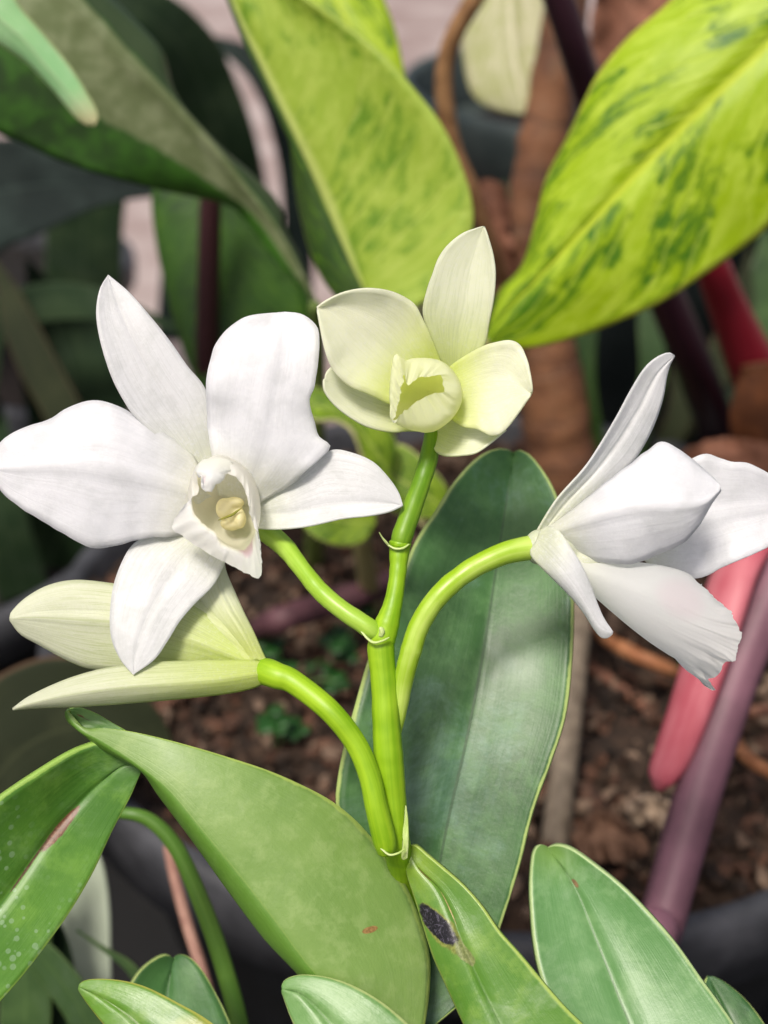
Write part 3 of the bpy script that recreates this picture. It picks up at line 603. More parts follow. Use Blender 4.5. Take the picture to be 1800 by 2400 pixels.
ribbon('leaf', c7((250, 645), (262, 740), (295, 850), (345, 1010), (370, 1080), (420, 1190), (470, 1300), (530, 1430), (620, 1600)),
       c7((255, 640), (300, 720), (380, 800), (430, 900), (470, 1010), (520, 1130), (580, 1260), (650, 1410), (720, 1600)),
       c7((258, 636), (290, 630), (340, 670), (400, 720), (480, 790), (550, 870), (620, 970), (700, 1060), (800, 1180), (880, 1270), (960, 1350), (1050, 1480), (1080, 1600)),
       .25, [6, 2, -2, -5, -8, -10], ML_spot, orchid, edge=(3, -1.5), groove=.8, crease=.8, seed=44, thick=.0012, nt=80, ns=25, label='green leaf with a black spot beside the stem base')
ribbon('leaf', c7((795, 640), (765, 630), (742, 670), (732, 780), (735, 880), (745, 1000), (765, 1110), (800, 1220), (850, 1350), (900, 1500), (980, 1650)),
       c7((797, 645), (860, 720), (920, 820), (975, 960), (1030, 1100), (1080, 1230), (1130, 1370), (1190, 1650)),
       c7((800, 640), (840, 628), (900, 645), (1000, 715), (1100, 795), (1200, 895), (1300, 1010), (1400, 1150), (1480, 1260), (1540, 1360), (1560, 1500), (1500, 1650)),
       .25, [22, 17, 12, 7, 2, -2], ML_right, orchid, edge=(-2.5, -3), groove=1.0, crease=.6, seed=45, thick=.0012, nt=80, ns=25, label='blunt soft green leaf at lower right')
ribbon('leaf', c6((1222, 1318), (1240, 1285), (1300, 1266), (1400, 1272), (1500, 1300), (1600, 1350), (1700, 1420), (1800, 1520), (1850, 1650)),
       c6((1222, 1322), (1300, 1345), (1380, 1420), (1450, 1500), (1530, 1600), (1600, 1720)),
       c6((1222, 1326), (1235, 1370), (1255, 1430), (1285, 1500), (1330, 1600), (1400, 1720)),
       .25, [-4, -7, -10, -12], ML_low, orchid, edge=(2, 1), groove=1.0, crease=.7, seed=46, thick=.0012, label='mottled leaf tip at the bottom centre')
ribbon('leaf', c6((345, 1308), (380, 1288), (450, 1284), (550, 1295), (650, 1325), (780, 1390), (900, 1460), (1020, 1560), (1080, 1650)),
       c6((345, 1312), (420, 1350), (500, 1400), (580, 1460), (680, 1560), (800, 1700)),
       c6((345, 1316), (370, 1360), (420, 1430), (470, 1490), (540, 1580), (640, 1700)),
       .25, [-2, -5, -8, -10], ML_low2, orchid, edge=(1.5, 1), groove=.8, crease=.7, seed=47, thick=.0012, label='pointed yellow-edged leaf at the bottom left')
ribbon('leaf', c6((750, 1192), (722, 1174), (680, 1184), (620, 1225), (575, 1280), (545, 1350), (540, 1500), (600, 1700)),
       c6((750, 1195), (732, 1280), (712, 1400), (700, 1500), (700, 1700)),
       c6((752, 1192), (790, 1178), (835, 1200), (885, 1260), (935, 1350), (975, 1430), (1000, 1520), (960, 1700)),
       .25, [40, 34, 28, 22], ML_back, orchid, edge=(-2, 2), groove=1.0, crease=.6, seed=48, thick=.0012, label='blunt dark leaf behind the yellow-edged one')
ribbon('leaf', px((1655, 2290), (1640, 2340), (1650, 2420), (1680, 2500)), px((1660, 2290), (1690, 2360), (1720, 2430), (1750, 2500)), px((1665, 2288), (1705, 2310), (1755, 2355), (1800, 2420), (1830, 2500)),
       .25, [36, 30, 26], ML_back, orchid, edge=(-1, 1), groove=.8, crease=.6, seed=49, thick=.0012)
# canes and lower stems that carry the leaves, down to the pot standing below
M_cane = stem_mat('green_cane', '6f9440', '93ad62', .45, sc=150)
for (u, v, mm, x, y) in [(1000, 2440, 4, .02, .155), (1060, 2440, 8, .03, .17), (1430, 2560, -2, .06, .15), (-200, 2520, -8, -.03, .14), (780, 2560, -11, .0, .135), (380, 2560, -9, -.02, .13), (400, 2560, 22, -.01, .17), (1740, 2480, 26, .07, .165)]:
    p = W(u, v, F(mm)); q = Vector((x, y, -.085))
    m_ = p.lerp(q, .5) + Vector((0, 0, -.01))
    tube3('cane', [(*p, .003), (*m_, .0045), (*q, .007)], M_cane, orchid, ns=12)
pot(.02, .155, .085, -.075, .187, 'black pot holding the orchid below the picture', lip=.02)
litter('potting_bark', M_chip, 600, .02, .155, .075, -.088, .003, .008, 9)['label'] = 'coarse bark around the orchid canes'
bpy.data.objects['potting_bark']['category'] = 'bark'

# ------------------------------------------------------------------ lime variegated plant
M_v1 = varieg_mat('lime_leaf_striped', 'a0bc3c', '568a12', 'bcd05c', 'b4cc58', 'c2d070', midw=.05, half='1f4420', seed=2, amt=.75, sl=1.4)
M_v3 = varieg_mat('bright_lime_leaf_flecked', 'a3c20c', '33700c', 'c9e052', 'c6cf4c', 'd4e63c', midw=.03, seed=5, amt=.95, sl=-1.5, sc=.8)
M_v5 = varieg_mat('small_leaf_green_and_cream', '7fa018', '2f5c14', 'b0c850', 'd8d09a', 'b8c860', midw=.03, seed=7, amt=.95, sl=1.2, sc=1.3)
M_v4 = varieg_mat('pale_cream_leaf', 'c6c69a', '9aa648', 'd6d2b8', 'e0dca0', 'eeeacc', seed=8, amt=.5)
M_vstem = stem_mat('pale_tan_stem', '8f8a54', 'b0a878', .5, sc=80)
sp = W(868, 1440, soil_d(1440))
vp = thing('variegated_plant', 'lime green plant with dark-flecked leaves rising behind the flowers', 'plant', tuple(sp))
tube('stem', [(872, 1445, soil_d(1445), 26), (862, 1350, .58, 24), (850, 1240, .54, 22), (900, 1050, .50, 22), (950, 880, .47, 20), (980, 780, .455, 18)], M_vstem, vp)
tube('leaf_stalk', [(950, 880, .47, 16), (920, 790, .455, 16), (875, 718, .44, 15)], M_vstem, vp)
tube('leaf_stalk', [(960, 860, .468, 18), (1050, 850, .455, 16), (1139, 803, .435, 15)], M_vstem, vp)
ribbon('leaf', px((875, 722), (800, 705), (740, 620), (705, 500), (690, 400), (690, 340), (668, 290), (622, 190), (575, 90), (535, -10), (500, -120), (480, -250)),
       px((875, 720), (845, 660), (795, 545), (735, 410), (672, 285), (612, 160), (560, 50), (520, -60), (480, -250)),
       px((875, 722), (960, 725), (1050, 660), (1098, 570), (1108, 490), (1085, 400), (1040, 300), (980, 220), (900, 130), (800, 50), (700, -20), (600, -120), (480, -250)),
       .44, [0, -5, -12, -15, -10], M_v1, vp, edge=(8, -8), groove=2.5, crease=.8, seed=51, thick=.001, nt=80, ns=25, ripple=3, freq=3, label='tall lime leaf with one dark half')
ribbon('leaf', px((960, 560), (860, 350), (770, 150), (700, 40), (660, -80), (700, -280)), px((985, 560), (930, 330), (850, 130), (790, 0), (740, -120), (700, -280)),
       px((1010, 560), (985, 380), (955, 230), (945, 160), (925, 70), (890, -20), (820, -150), (700, -280)),
       .5, [0, -5, -5, 0], M_v3, vp, edge=(4, 4), groove=2, crease=.5, seed=52, thick=.001, ripple=3)
tube('leaf_stalk', [(960, 870, .47, 14), (990, 700, .49, 14), (985, 555, .5, 12)], M_vstem, vp)
ribbon('leaf', px((1139, 803), (1155, 735), (1175, 680), (1225, 624), (1258, 515), (1280, 423), (1334, 315), (1388, 200), (1415, 157), (1475, 87), (1551, 22), (1640, -60), (1780, -150), (1950, -230), (2150, -250)),
       px((1139, 803), (1171, 748), (1250, 665), (1361, 548), (1470, 430), (1589, 309), (1700, 200), (1800, 103), (1980, -80), (2150, -250)),
       px((1139, 803), (1180, 810), (1247, 813), (1334, 794), (1442, 756), (1551, 707), (1659, 637), (1741, 580), (1800, 532), (1950, 380), (2080, 150), (2150, -250)),
       .435, [0, -14, -26, -34, -36, -30], M_v3, vp, edge=(12, 7), groove=2.5, crease=.5, seed=53, thick=.001, nt=100, ns=33, ripple=4, freq=4, label='broad bright lime leaf reaching to the top right')
ribbon('leaf', px((900, 1130), (930, 1050), (900, 990), (850, 950), (780, 925), (720, 905), (690, 940)), px((930, 1160), (900, 1090), (850, 1020), (800, 975), (740, 950), (690, 942)),
       px((1010, 1250), (960, 1200), (900, 1160), (860, 1110), (845, 1060), (825, 1010), (785, 985), (735, 985), (690, 944)),
       .46, [0, -6, -10, -10], M_v5, vp, edge=(3, -8), crease=.5, seed=54, thick=.001, ripple=3)
ribbon('leaf', px((1050, 1190), (1040, 1130), (960, 1050), (900, 1040)), px((1050, 1200), (1000, 1160), (930, 1120), (880, 1090)), px((1040, 1215), (980, 1215), (920, 1200), (870, 1150)), .47, [0, -3, -3, 0], M_v5, vp, seed=55, thick=.001)
ribbon('leaf', px((880, 1205), (800, 1180), (740, 1170), (690, 1200)), px((880, 1225), (810, 1220), (750, 1215), (690, 1205)), px((870, 1240), (850, 1270), (800, 1280), (740, 1260), (690, 1210)), .47, [0, -3, -6, -3], M_v5, vp, seed=56, thick=.001)

# dark leaved plant, upper left
def jag_mat():
    k = N('dark_leaf_with_olive_band'); ob, s, t = k.coords()
    n1 = k.noise(ob, 45, 5, .7, .3); n2 = k.noise(ob, 120, 4, .6)
    x = k.math('ADD', s, k.math('MULTIPLY', k.math('SUBTRACT', n1, .5), .10))
    c = k.mix(k.step(n2, .4, .65), lin('2f4a22'), lin('3f6a26'))
    c = k.mix(k.math('MULTIPLY', k.step(t, .55, .1), .6), c, lin('4f8a28'))
    band = k.math('MULTIPLY', k.step(x, .24, .26), k.step(s, .56, .53))
    c = k.mix(band, c, k.mix(k.step(n2, .4, .7), lin('6f7c52'), lin('8d9770')))
    c = k.mix(k.step(s, .56, .60), c, lin('3d4e30'))
    return k.done(c, .4, k.bump(n2, .3, .001), trans=.1)
M_jag = jag_mat()
bp = W(735, 1330, soil_d(1330))
dp = thing('dark_leaved_plant', 'plant with long dark leaves banded in olive, at the upper left', 'plant', tuple(bp))
M_dstem = stem_mat('olive_stem', '5d7434', '85994c', .5, sc=80)
tube('stem', [(735, 1330, soil_d(1330), 22), (740, 1100, .58, 20), (745, 850, .52, 18), (738, 715, .49, 15)], M_dstem, dp)
ribbon('leaf', c4((1362, 1312), (1300, 1230), (1200, 1130), (1100, 1000), (1000, 890), (850, 850), (700, 820), (500, 770), (300, 710), (100, 620), (-100, 520), (-250, 300), (-300, 0), (-200, -350)),
       c4((1362, 1310), (1300, 1180), (1200, 1000), (1050, 800), (930, 640), (760, 450), (560, 250), (400, 70), (200, -120), (-200, -350)),
       c4((1364, 1308), (1290, 1110), (1222, 990), (1222, 930), (1180, 850), (1080, 750), (960, 650), (800, 500), (740, 380), (700, 230), (600, 110), (450, -30), (200, -230), (-200, -350)),
       .49, [0, -10, -25, -40, -50, -50], M_jag, dp, edge=(8, 6), groove=-2, crease=.8, seed=61, thick=.001, nt=90, ns=31, ripple=3, label='long dark leaf with jagged olive band')
M_pale = leaf_mat('pale_green_leaf_cream_tip', 'b4e4a4', 'a0d898', 'cdeec0', 'd0d498', 'd0e4b4', dust=0, sc=60, rough=.5, trans=.3, yel='d9c69a', yelr=(0, .18), edgew=.08)
ribbon('leaf', c4((390, 545), (330, 505), (230, 385), (120, 272), (0, 190), (-200, 60), (-400, -150)), c4((400, 540), (300, 405), (200, 285), (100, 170), (0, 80), (-130, -50), (-400, -250)), c4((405, 545), (425, 500), (370, 395), (300, 285), (200, 165), (100, 50), (0, -80), (-350, -300)),
       .40, [0, -8, -16, -20], M_pale, dp, edge=(3, 3), groove=-1, seed=62, thick=.001, label='pale green leaf with a brown tip, top left corner')
M_dg = varieg_mat('dark_green_leaf_mottled', '2f5414', '1a3310', '4a6e1c', '3f5c28', '3b1d20', midw=.075, seed=3, amt=.6, half=None, trans=.1)
M_maroon = stem_mat('dark_maroon_stem', '2c1616', '452428', .4, sc=60, trans=0)
bq = W(480, 1400, soil_d(1400))
mp_ = thing('maroon_stemmed_plant', 'maroon-stemmed plant with drooping dark green leaf, left of the tall lime leaf', 'plant', (bq.x, bq.y, bq.z))
tube('stem', [(480, 1400, soil_d(1400), 30), (484, 1100, .62, 29), (486, 800, .58, 28), (492, 500, .55, 26), (496, 380, .54, 20)], M_maroon, mp_)
ribbon('leaf', px((520, 370), (400, 400), (358, 450), (365, 560), (390, 680), (420, 790), (470, 920), (520, 1000)), px((520, 370), (498, 470), (490, 600), (488, 720), (495, 850), (520, 1000)), px((520, 370), (600, 420), (660, 520), (710, 640), (730, 740), (690, 860), (620, 950), (520, 1000)),
       .57, [5, 8, 12, 16], M_dg, mp_, edge=(6, 6), groove=-1, crease=.4, seed=63, thick=.001)
M_dkpur = stem_mat('blackish_purple_stem', '24131a', '3f2430', .35, sc=60, trans=0)
b3 = W(1700, 1060, soil_d(1060))
pp = thing('purple_stem_plant', 'tall plant with a thick blackish purple stem crossing behind the bright lime leaf', 'plant', tuple(b3))
tube('stem', [(1700, 1060, soil_d(1060), 48), (1640, 890, .70, 46), (1570, 720, .65, 44), (1470, 480, .60, 42), (1390, 250, .56, 40), (1340, 90, .53, 38), (1290, -60, .51, 36), (1230, -250, .49, 32)], M_dkpur, pp)
ribbon('leaf', px((1255, -420), (1130, -300), (1095, -120), (1082, 40), (1088, 150), (1110, 225), (1160, 258), (1225, 268)), px((1260, -420), (1205, -200), (1195, -50), (1200, 80), (1215, 190), (1235, 268)), px((1265, -420), (1290, -260), (1310, -100), (1318, 40), (1318, 150), (1300, 225), (1275, 255), (1240, 270)),
       .66, [0, 0, 0, 0], M_v4, pp, edge=(10, -3), crease=.3, groove=-3, seed=64, thick=.001, label='blurred cream leaf hanging at the top')
tube('leaf_stalk', [(1235, -240, .49, 16), (1250, -400, .56, 14), (1260, -418, .655, 12)], M_dkpur, pp)
# crimson stalk
M_crim = stem_mat('crimson_stalk', '7a1020', 'a02838', .35, sc=60, trans=.05)
b4 = W(1900, 1150, soil_d(1150))
cp = thing('crimson_stalk', 'thick crimson leaf stalk at the right edge below the lime leaf', 'plant stalk', tuple(b4))
tube('stalk', [(1900, 1150, soil_d(1150), 70), (1835, 1000, .66, 66), (1765, 860, .62, 58), (1710, 730, .59, 46), (1660, 600, .56, 40), (1600, 440, .54, 34), (1500, 200, .52, 28)], M_crim, cp)
M_sheath = plain('orange_brown_sheath', '5c3620', '85502e', 60, .7)
ribbon('sheath', px((1740, 860), (1710, 980), (1740, 1080), (1800, 1160)), px((1780, 850), (1770, 980), (1790, 1080), (1840, 1160)), px((1820, 850), (1830, 960), (1850, 1060), (1880, 1160)), .60, [0, 10, 30, 60], M_sheath, cp, edge=(8, 8), thick=.001)

# woody trunk with leaf scars
def trunk_mat():
    k = N('ringed_terracotta_trunk'); ob, s, t = k.coords()
    n1 = k.noise(ob, 30, 5, .7); n2 = k.noise(ob, 150, 5, .7)
    y = k.math('ADD', k.math('MULTIPLY', t, 12), k.math('MULTIPLY', n1, .8))
    f = k.math('FRACT', y); ringm = k.step(f, .88, .94)
    c = k.mix(k.step(n1, .35, .65), lin('5c3a28'), lin('855a3c')); c = k.mix(k.math('MULTIPLY', k.step(n2, .5, .7), .4), c, lin('6d5c42'))
    c = k.mix(k.math('MULTIPLY', ringm, .6), c, lin('4e3526'))
    return k.done(c, .75, k.bump(k.math('SUBTRACT', n2, ringm), .5, .002))
b5 = W(1325, 1170, soil_d(1170))
o = tube3('trunk', [(*W(u, v, d), h / 3000 * d) for u, v, d, h in [(1330, 1185, soil_d(1185), 84), (1310, 1050, .715, 80), (1290, 900, .70, 78), (1262, 760, .69, 70), (1235, 600, .68, 62), (1255, 430, .67, 58), (1290, 240, .66, 55), (1330, 0, .65, 50), (1380, -250, .64, 45)]], trunk_mat(), None, lump=.12, n=90, ns=24)
o.name = 'tree_trunk'; tag(o, 'ringed reddish brown trunk rising behind the cream flower', 'trunk')
M_vine = plain('brown_vine_bark', '7d5a3a', 'a88058', 90, .6, .4)
o = tube('vine', [(1215, 760, .67, 14), (1160, 600, .63, 18), (1120, 500, .61, 20), (1095, 430, .60, 22), (1062, 350, .59, 22), (1045, 260, .58, 22), (1042, 160, .57, 22), (1070, 70, .56, 22), (1130, -30, .55, 22), (1200, -160, .54, 20)], M_vine)
tag(o, 'thin brown vine curving beside the tall lime leaf', 'vine')

# dead leaves and sheaths at the back
M_dry = plain('dry_reddish_leaf', '55321f', '94644e', 50, .75, .6, .003, stretch=(1, 1, .3))
M_dry2 = plain('dry_tan_leaf', '8a7868', 'c0a890', 60, .75, .6, .002)
def dry(label, L, M_, R_, d0, dep, mat=M_dry, **k):
    o = ribbon('dry_leaf', L, M_, R_, d0, dep, mat, None, thick=.0012, ripple=8, freq=9, wob=8, **k)
    return tag(o, label, 'dry leaf')
dry('crumpled reddish brown dry leaf, top right behind the lime leaf', px((1600, 260), (1450, 260), (1390, 120), (1400, -20), (1450, -120)), px((1600, 200), (1520, 160), (1480, 80), (1480, 0), (1470, -120)), px((1620, 120), (1600, 60), (1580, 0), (1540, -60), (1480, -120)), .74, [0, -10, 0, 5, 0], seed=71, edge=(-15, 10))
dry('reddish brown dry sheath hanging beside the vine', px((1100, 430), (1120, 520), (1150, 640), (1180, 740)), px((1150, 420), (1165, 520), (1185, 640), (1200, 740)), px((1185, 440), (1200, 540), (1215, 650), (1210, 740)), .63, [0, 0, 10, 20], seed=72, edge=(6, 6))
dry('curved rust coloured dry leaf lying behind the profile flower', px((1560, 1120), (1600, 1060), (1680, 1030), (1800, 1040), (1900, 1080)), px((1560, 1130), (1620, 1090), (1700, 1070), (1800, 1080), (1900, 1120)), px((1570, 1150), (1640, 1120), (1720, 1110), (1800, 1130), (1900, 1160)), .63, [0, -10, -10, 0], seed=73)
dry('curled grey brown dead leaf on the soil left of the mauve stem', px((1470, 1920), (1480, 1880), (1530, 1865), (1580, 1890), (1600, 1940)), px((1480, 1930), (1500, 1900), (1535, 1890), (1565, 1920), (1570, 1980)), px((1490, 1940), (1515, 1925), (1535, 1925), (1550, 1950), (1545, 1995)), .485, [0, -8, -10, -2], mat=M_dry2, seed=74, edge=(-4, 5))
dry('flat tan dead leaf on the soil right of the stake', px((1340, 1960), (1400, 1900), (1470, 1930), (1520, 1980)), px((1350, 1990), (1410, 1960), (1460, 1970), (1520, 1990)), px((1370, 2020), (1420, 2020), (1470, 2020), (1520, 2000)), .478, [0, -4, -4, 0], mat=plain('dull_brown_leaf', '5a4030', '80604c', 60, .8), seed=75, edge=(2, 2))

# stake, twigs, mauve stem, pink bract
M_stake = plain('grey_brown_stake', '5e5346', '857868', 50, .7, .4, .001, stretch=(3, 3, .4))
o = tube('plant_stake', [(1298, 2010, soil_d(2010), 34), (1315, 1850, .50, 33), (1335, 1650, .52, 33), (1355, 1450, .54, 32), (1372, 1250, .56, 31)], M_stake)
tag(o, 'upright grey brown stake standing in the soil right of the tall dark leaf', 'stake')
M_twig = plain('reddish_brown_twig', '5c3b2e', '8a604c', 120, .7)
M_root = plain('orange_brown_root', '8a5636', 'b88058', 120, .6)
def twig(label, pts, mat, name='twig'):
    o = tube(name, pts, mat, lump=.25, n=40, ns=10); return tag(o, label, name)
twig('straight reddish brown twig slanting across the soil behind the stake', [(1340, 1530, soil_d(1530) - .004, 12), (1450, 1610, soil_d(1610) - .008, 13), (1550, 1690, soil_d(1690) - .006, 12), (1640, 1780, soil_d(1780), 10)], M_twig)
twig('orange brown root arching under the lip of the profile flower', [(1380, 1440, soil_d(1440), 12), (1420, 1495, .58, 15), (1490, 1535, .56, 17), (1570, 1570, .56, 15), (1640, 1600, soil_d(1600), 10)], M_root, 'root')
twig('tan root looping out at the right edge', [(1715, 1690, soil_d(1690), 12), (1725, 1740, .50, 15), (1770, 1790, .49, 16), (1850, 1830, .50, 15), (1920, 1850, soil_d(1850), 12)], M_root, 'root')
twig('short brown twig at the right edge above the looping root', [(1700, 1665, soil_d(1665), 12), (1760, 1668, .53, 14), (1900, 1655, .54, 14)], M_twig)
twig('dark purplish root behind the left flower stalk', [(560, 1500, soil_d(1500), 26), (650, 1455, .56, 32), (760, 1420, .58, 32), (880, 1380, .60, 28), (960, 1350, soil_d(1350), 22)], plain('purple_brown_root', '40282e', '5c3c42', 60, .6), 'root')
M_mauve = stem_mat('mauve_stem', '654550', '825a68', .55, sc=260, trans=.05)
b6 = Vector((.085, .30, -.26))
mv = thing('mauve_stemmed_plant', 'plant with a straight dull mauve stem and a pink bract, at the lower right', 'plant', tuple(b6))
tube3('stem', [(*b6, .009), (*W(1500, 2330, .37), 55 / 3000 * .37), (*W(1548, 2170, .375), 54 / 3000 * .375), (*W(1630, 1880, .385), 54 / 3000 * .385), (*W(1720, 1600, .395), 54 / 3000 * .395), (*W(1810, 1370, .405), 56 / 3000 * .405), (*W(1920, 1100, .42), 56 / 3000 * .42)], M_mauve, mv, n=60)
M_pink = stem_mat('salmon_pink_bract', 'b8505f', 'd07a84', .5, sc=160, trans=.15)
tube('bract', [(1870, 1230, .415, 25), (1790, 1265, .408, 42), (1725, 1340, .40, 62), (1690, 1440, .395, 64), (1650, 1560, .392, 64), (1610, 1680, .39, 60), (1575, 1770, .389, 54), (1552, 1818, .388, 42), (1545, 1838, .388, 26)], M_pink, mv, n=60, flat=.55)

# thin bent stalk and pinkish stalk, lower left
M_thin = stem_mat('mid_green_stalk', '55802c', '7ca044', .45, sc=100)
a = W(150, 1960, .33)
o = tube3('bent_stalk', [(*W(600, 2650, .32), .0022), (*W(565, 2420, .32), 22 / 3000 * .32), (*W(520, 2250, .32), 22 / 3000 * .32), (*W(470, 2110, .32), 21 / 3000 * .32), (*W(415, 1990, .32), 19 / 3000 * .32), (*W(355, 1925, .32), 17 / 3000 * .32), (*W(290, 1906, .32), 14 / 3000 * .32), (*W(220, 1915, .325), 11 / 3000 * .32)], M_thin, None)
tag(o, 'thin bent green stalk arching out from behind the scarred leaf', 'stalk')
o = tube('pinkish_stalk', [(392, 1985, .40, 10), (410, 2060, .39, 13), (440, 2170, .385, 14), (478, 2290, .38, 14), (520, 2450, .375, 14), (560, 2650, .37, 14)], plain('pinkish_brown_stalk', '8a6256', 'ab8474', 120, .6), None)
tag(o, 'thin pinkish brown stalk in front of the pot, behind the bent green one', 'stalk')

# small weed on the soil
M_weed = leaf_mat('weed_leaf', '2c5a26', '22481e', '3f7434', '3f7434', '3f7434', dust=0, sc=80, trans=.3)
M_weeds = stem_mat('weed_stem', '5c8a44', '7ca060', .5)
def weed(u0, v0, n, seed, label, spread=.022):
    rnd = random.Random(seed); b = W(u0, v0, soil_d(v0)); t = thing('clover_weed', label, 'weed', tuple(b), 'small weeds on the soil')
    for i in range(n):
        a = rnd.random() * 6.28; q = spread * rnd.uniform(.2, 1); h = rnd.uniform(.008, .028)
        c = b + Vector((q * math.cos(a), q * math.sin(a), h))
        tube3('stem', [(*b, .0004), (*(b.lerp(c, .6) + Vector((0, 0, .004))), .0004), (*c, .0003)], M_weeds, t, ns=6, n=8)
        for j in range(3):
            th = a + j * 2.09; r = rnd.uniform(.0025, .005); rows = []
            ct = c + Vector((math.cos(th), math.sin(th), .15)) * r
            for ii in range(5):
                row = []
                for jj in range(5):
                    x, y = ii / 2 - 1, jj / 2 - 1; x, y = x * math.sqrt(1 - y * y / 2), y * math.sqrt(1 - x * x / 2)
                    row.append(ct + Vector((x * r, y * r, (x * x + y * y) * -.0008 + x * .0006)))
                rows.append(row)
            grid_mesh('leaflet', rows, None, M_weed, t, thick=.0003)
weed(790, 1560, 6, 1, 'green three-leaved weed right beside the flower stem')
weed(690, 1620, 4, 2, 'green three-leaved weed under the lower left flower stalk')
weed(640, 1770, 3, 3, 'tiny weed above the folded leaf', .012)
weed(1600, 1640, 2, 4, 'tiny green sprout behind the pink bract', .008)

# strap leaves and dark shapes at the back and left
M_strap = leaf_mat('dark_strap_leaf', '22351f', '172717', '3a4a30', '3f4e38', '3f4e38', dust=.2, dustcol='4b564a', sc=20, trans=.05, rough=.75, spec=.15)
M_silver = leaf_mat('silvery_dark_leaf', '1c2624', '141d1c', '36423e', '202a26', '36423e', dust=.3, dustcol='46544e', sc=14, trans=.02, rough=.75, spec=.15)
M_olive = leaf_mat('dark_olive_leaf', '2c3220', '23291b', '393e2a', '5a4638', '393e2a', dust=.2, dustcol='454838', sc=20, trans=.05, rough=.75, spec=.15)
M_strapg = leaf_mat('green_strap_leaf', '3c5a28', '2c4620', '54703a', '5e7644', '54703a', dust=.1, sc=30, trans=.2)
def plant_of(label, base, leaves, name='strap_leaved_plant', cat_='plant'):
    t = thing(name, label, cat_, base)
    for L, M_, R_, d0, dep, mat, kw in leaves:
        ribbon('leaf', L, M_, R_, d0, dep, mat, t, thick=.001, **kw)
    return t
def strap(P, wpx):
    """edges from a centre line and half width"""
    C = resample(P, 9); L, R_ = [], []
    for i, p in enumerate(C):
        a, b = C[max(i - 1, 0)], C[min(i + 1, 8)]; dx, dy = b[0] - a[0], b[1] - a[1]; m = math.hypot(dx, dy)
        h = wpx * min(1, .35 + 1.1 * math.sin(math.pi * min(i / 8 + .15, 1)) ** .7) if i < 8 else 0
        L.append((p[0] + dy / m * h, p[1] - dx / m * h)); R_.append((p[0] - dy / m * h, p[1] + dx / m * h))
    return L, C, R_
def SL(P, wpx, d0, dep, mat, kw): return (*strap(P, wpx), d0, dep, mat, kw)
b7 = (-.36, .80, -.26)
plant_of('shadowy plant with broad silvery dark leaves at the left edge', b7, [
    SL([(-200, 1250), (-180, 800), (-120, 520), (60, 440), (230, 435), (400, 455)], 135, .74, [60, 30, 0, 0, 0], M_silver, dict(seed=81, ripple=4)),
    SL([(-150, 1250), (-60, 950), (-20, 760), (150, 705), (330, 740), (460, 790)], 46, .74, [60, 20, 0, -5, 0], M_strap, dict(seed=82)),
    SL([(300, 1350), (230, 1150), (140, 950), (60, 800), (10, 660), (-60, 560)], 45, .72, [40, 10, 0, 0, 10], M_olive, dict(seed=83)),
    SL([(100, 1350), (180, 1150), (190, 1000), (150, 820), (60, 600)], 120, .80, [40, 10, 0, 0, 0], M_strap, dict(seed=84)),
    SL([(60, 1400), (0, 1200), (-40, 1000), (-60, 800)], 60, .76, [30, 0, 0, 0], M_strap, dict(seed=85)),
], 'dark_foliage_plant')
b8 = W(-100, 2200, .50)
plant_of('blurred dark olive leaf plant behind the scarred leaf', tuple(b8), [
    SL([(-150, 2100), (-60, 1900), (60, 1750), (200, 1700), (340, 1720), (420, 1790)], 175, .47, [20, 0, 0, 0, 10], M_olive, dict(seed=86, ripple=3)),
], 'olive_leaved_plant')
b9 = W(120, 2700, .42)
M_paleb = plain('pale_grey_green_leaf', '98a48c', 'b4beaa', 12, .6)
plant_of('dim green blades and one pale blade at the bottom left corner', tuple(b9), [
    SL([(205, 2600), (200, 2350), (195, 2150), (190, 1980), (180, 1850)], 62, .43, [0, 0, 0, 0], M_paleb, dict(seed=87)),
    SL([(40, 2600), (60, 2400), (60, 2200), (90, 2050), (120, 1950)], 60, .40, [0, 0, 0], M_strapg, dict(seed=88)),
    SL([(150, 2600), (140, 2400), (110, 2200), (60, 2050)], 50, .41, [0, 0, 0], M_strap, dict(seed=89)),
    SL([(260, 2700), (240, 2500), (180, 2350), (60, 2200), (-40, 2100)], 40, .39, [0, 0, 0], M_strapg, dict(seed=90)),
    SL([(420, 2700), (400, 2500), (330, 2300), (250, 2230), (180, 2180)], 14, .38, [0, 0, 0], M_strapg, dict(seed=91)),
])
b10 = W(1400, 1120, soil_d(1120))
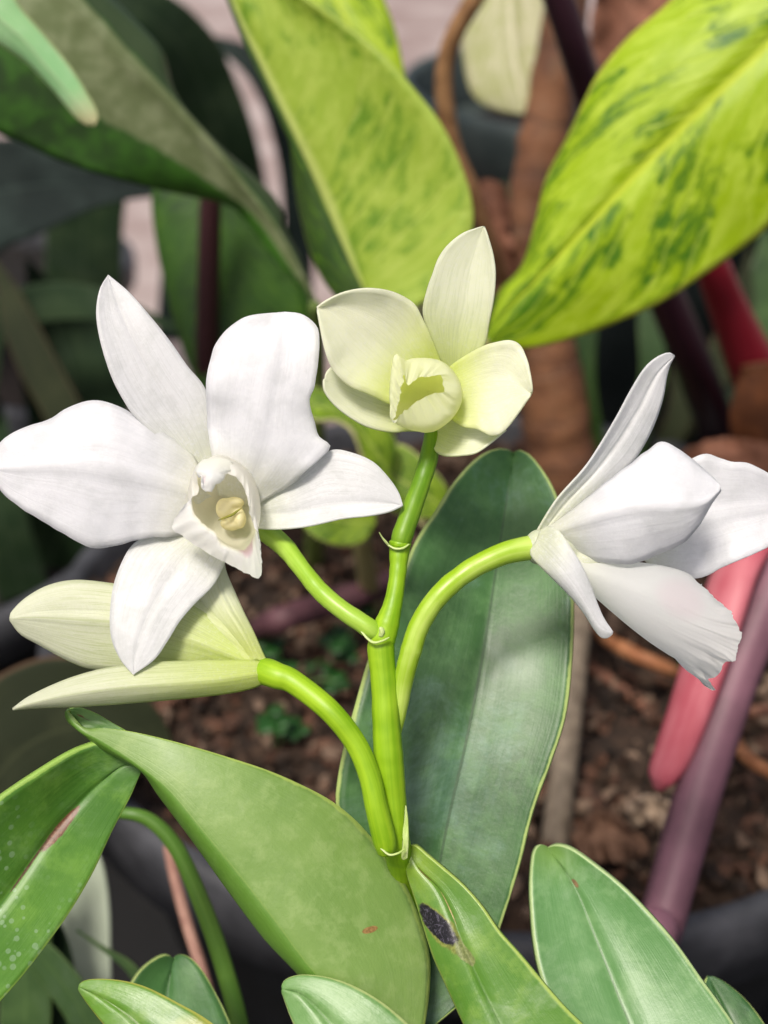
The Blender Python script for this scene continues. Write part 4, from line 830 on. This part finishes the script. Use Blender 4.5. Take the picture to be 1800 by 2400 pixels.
plant_of('slender green strap leaves between the trunk and the purple stem', tuple(b10), [
    SL([(1400, 1120), (1385, 1000), (1370, 900), (1375, 780), (1420, 650)], 26, .72, [20, 0, -10, -10], M_strapg, dict(seed=92)),
    SL([(1460, 1120), (1500, 980), (1530, 880), (1520, 760), (1490, 640)], 30, .74, [10, 0, 0], M_strapg, dict(seed=93)),
    SL([(1480, 1130), (1590, 1000), (1680, 860), (1730, 740), (1760, 560)], 40, .78, [0, 0, 0], M_olive, dict(seed=94)),
    SL([(1700, 1100), (1780, 900), (1800, 700), (1790, 520)], 70, .80, [0, 0, 0], M_strapg, dict(seed=95)),
    SL([(1440, 1130), (1560, 1040), (1600, 930), (1570, 800)], 30, .76, [0, 0, 0], M_olive, dict(seed=96)),
    SL([(1215, 700), (1190, 600), (1180, 500), (1185, 420)], 34, .80, [0, 0, 0], M_strapg, dict(seed=97)),
])
b11 = (-.08, 1.05, -.26)
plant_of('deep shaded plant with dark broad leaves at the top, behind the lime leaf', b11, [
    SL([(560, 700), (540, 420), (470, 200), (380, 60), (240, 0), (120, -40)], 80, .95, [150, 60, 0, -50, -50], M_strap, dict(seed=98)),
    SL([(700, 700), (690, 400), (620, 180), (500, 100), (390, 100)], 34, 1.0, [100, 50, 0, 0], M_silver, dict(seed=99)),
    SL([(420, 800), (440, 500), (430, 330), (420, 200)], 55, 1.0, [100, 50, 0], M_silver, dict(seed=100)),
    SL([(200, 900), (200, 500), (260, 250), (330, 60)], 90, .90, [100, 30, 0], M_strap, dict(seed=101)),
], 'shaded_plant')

# pots further back
G = 'pots standing behind the planting'
pot(.235, 1.147, .21, .12, .382, 'large slate grey pot rim behind the vine and the cream leaf', mat=M_slate, rim=M_slate, lip=.05, group=G)
pot(-.41, 1.32, .13, -.10, .162, 'empty black pot beyond the silvery dark leaves', lip=.03, group=G)
pot(-.30, .66, .14, -.03, .232, 'black pot in the shade left of the wide open white flower', lip=.03, group=G)
pot(.48, .86, .19, .03, .292, 'black pot added to darken the gap behind the crimson stalk', lip=.04, group=G)  # pot added so the background at the right stays dark
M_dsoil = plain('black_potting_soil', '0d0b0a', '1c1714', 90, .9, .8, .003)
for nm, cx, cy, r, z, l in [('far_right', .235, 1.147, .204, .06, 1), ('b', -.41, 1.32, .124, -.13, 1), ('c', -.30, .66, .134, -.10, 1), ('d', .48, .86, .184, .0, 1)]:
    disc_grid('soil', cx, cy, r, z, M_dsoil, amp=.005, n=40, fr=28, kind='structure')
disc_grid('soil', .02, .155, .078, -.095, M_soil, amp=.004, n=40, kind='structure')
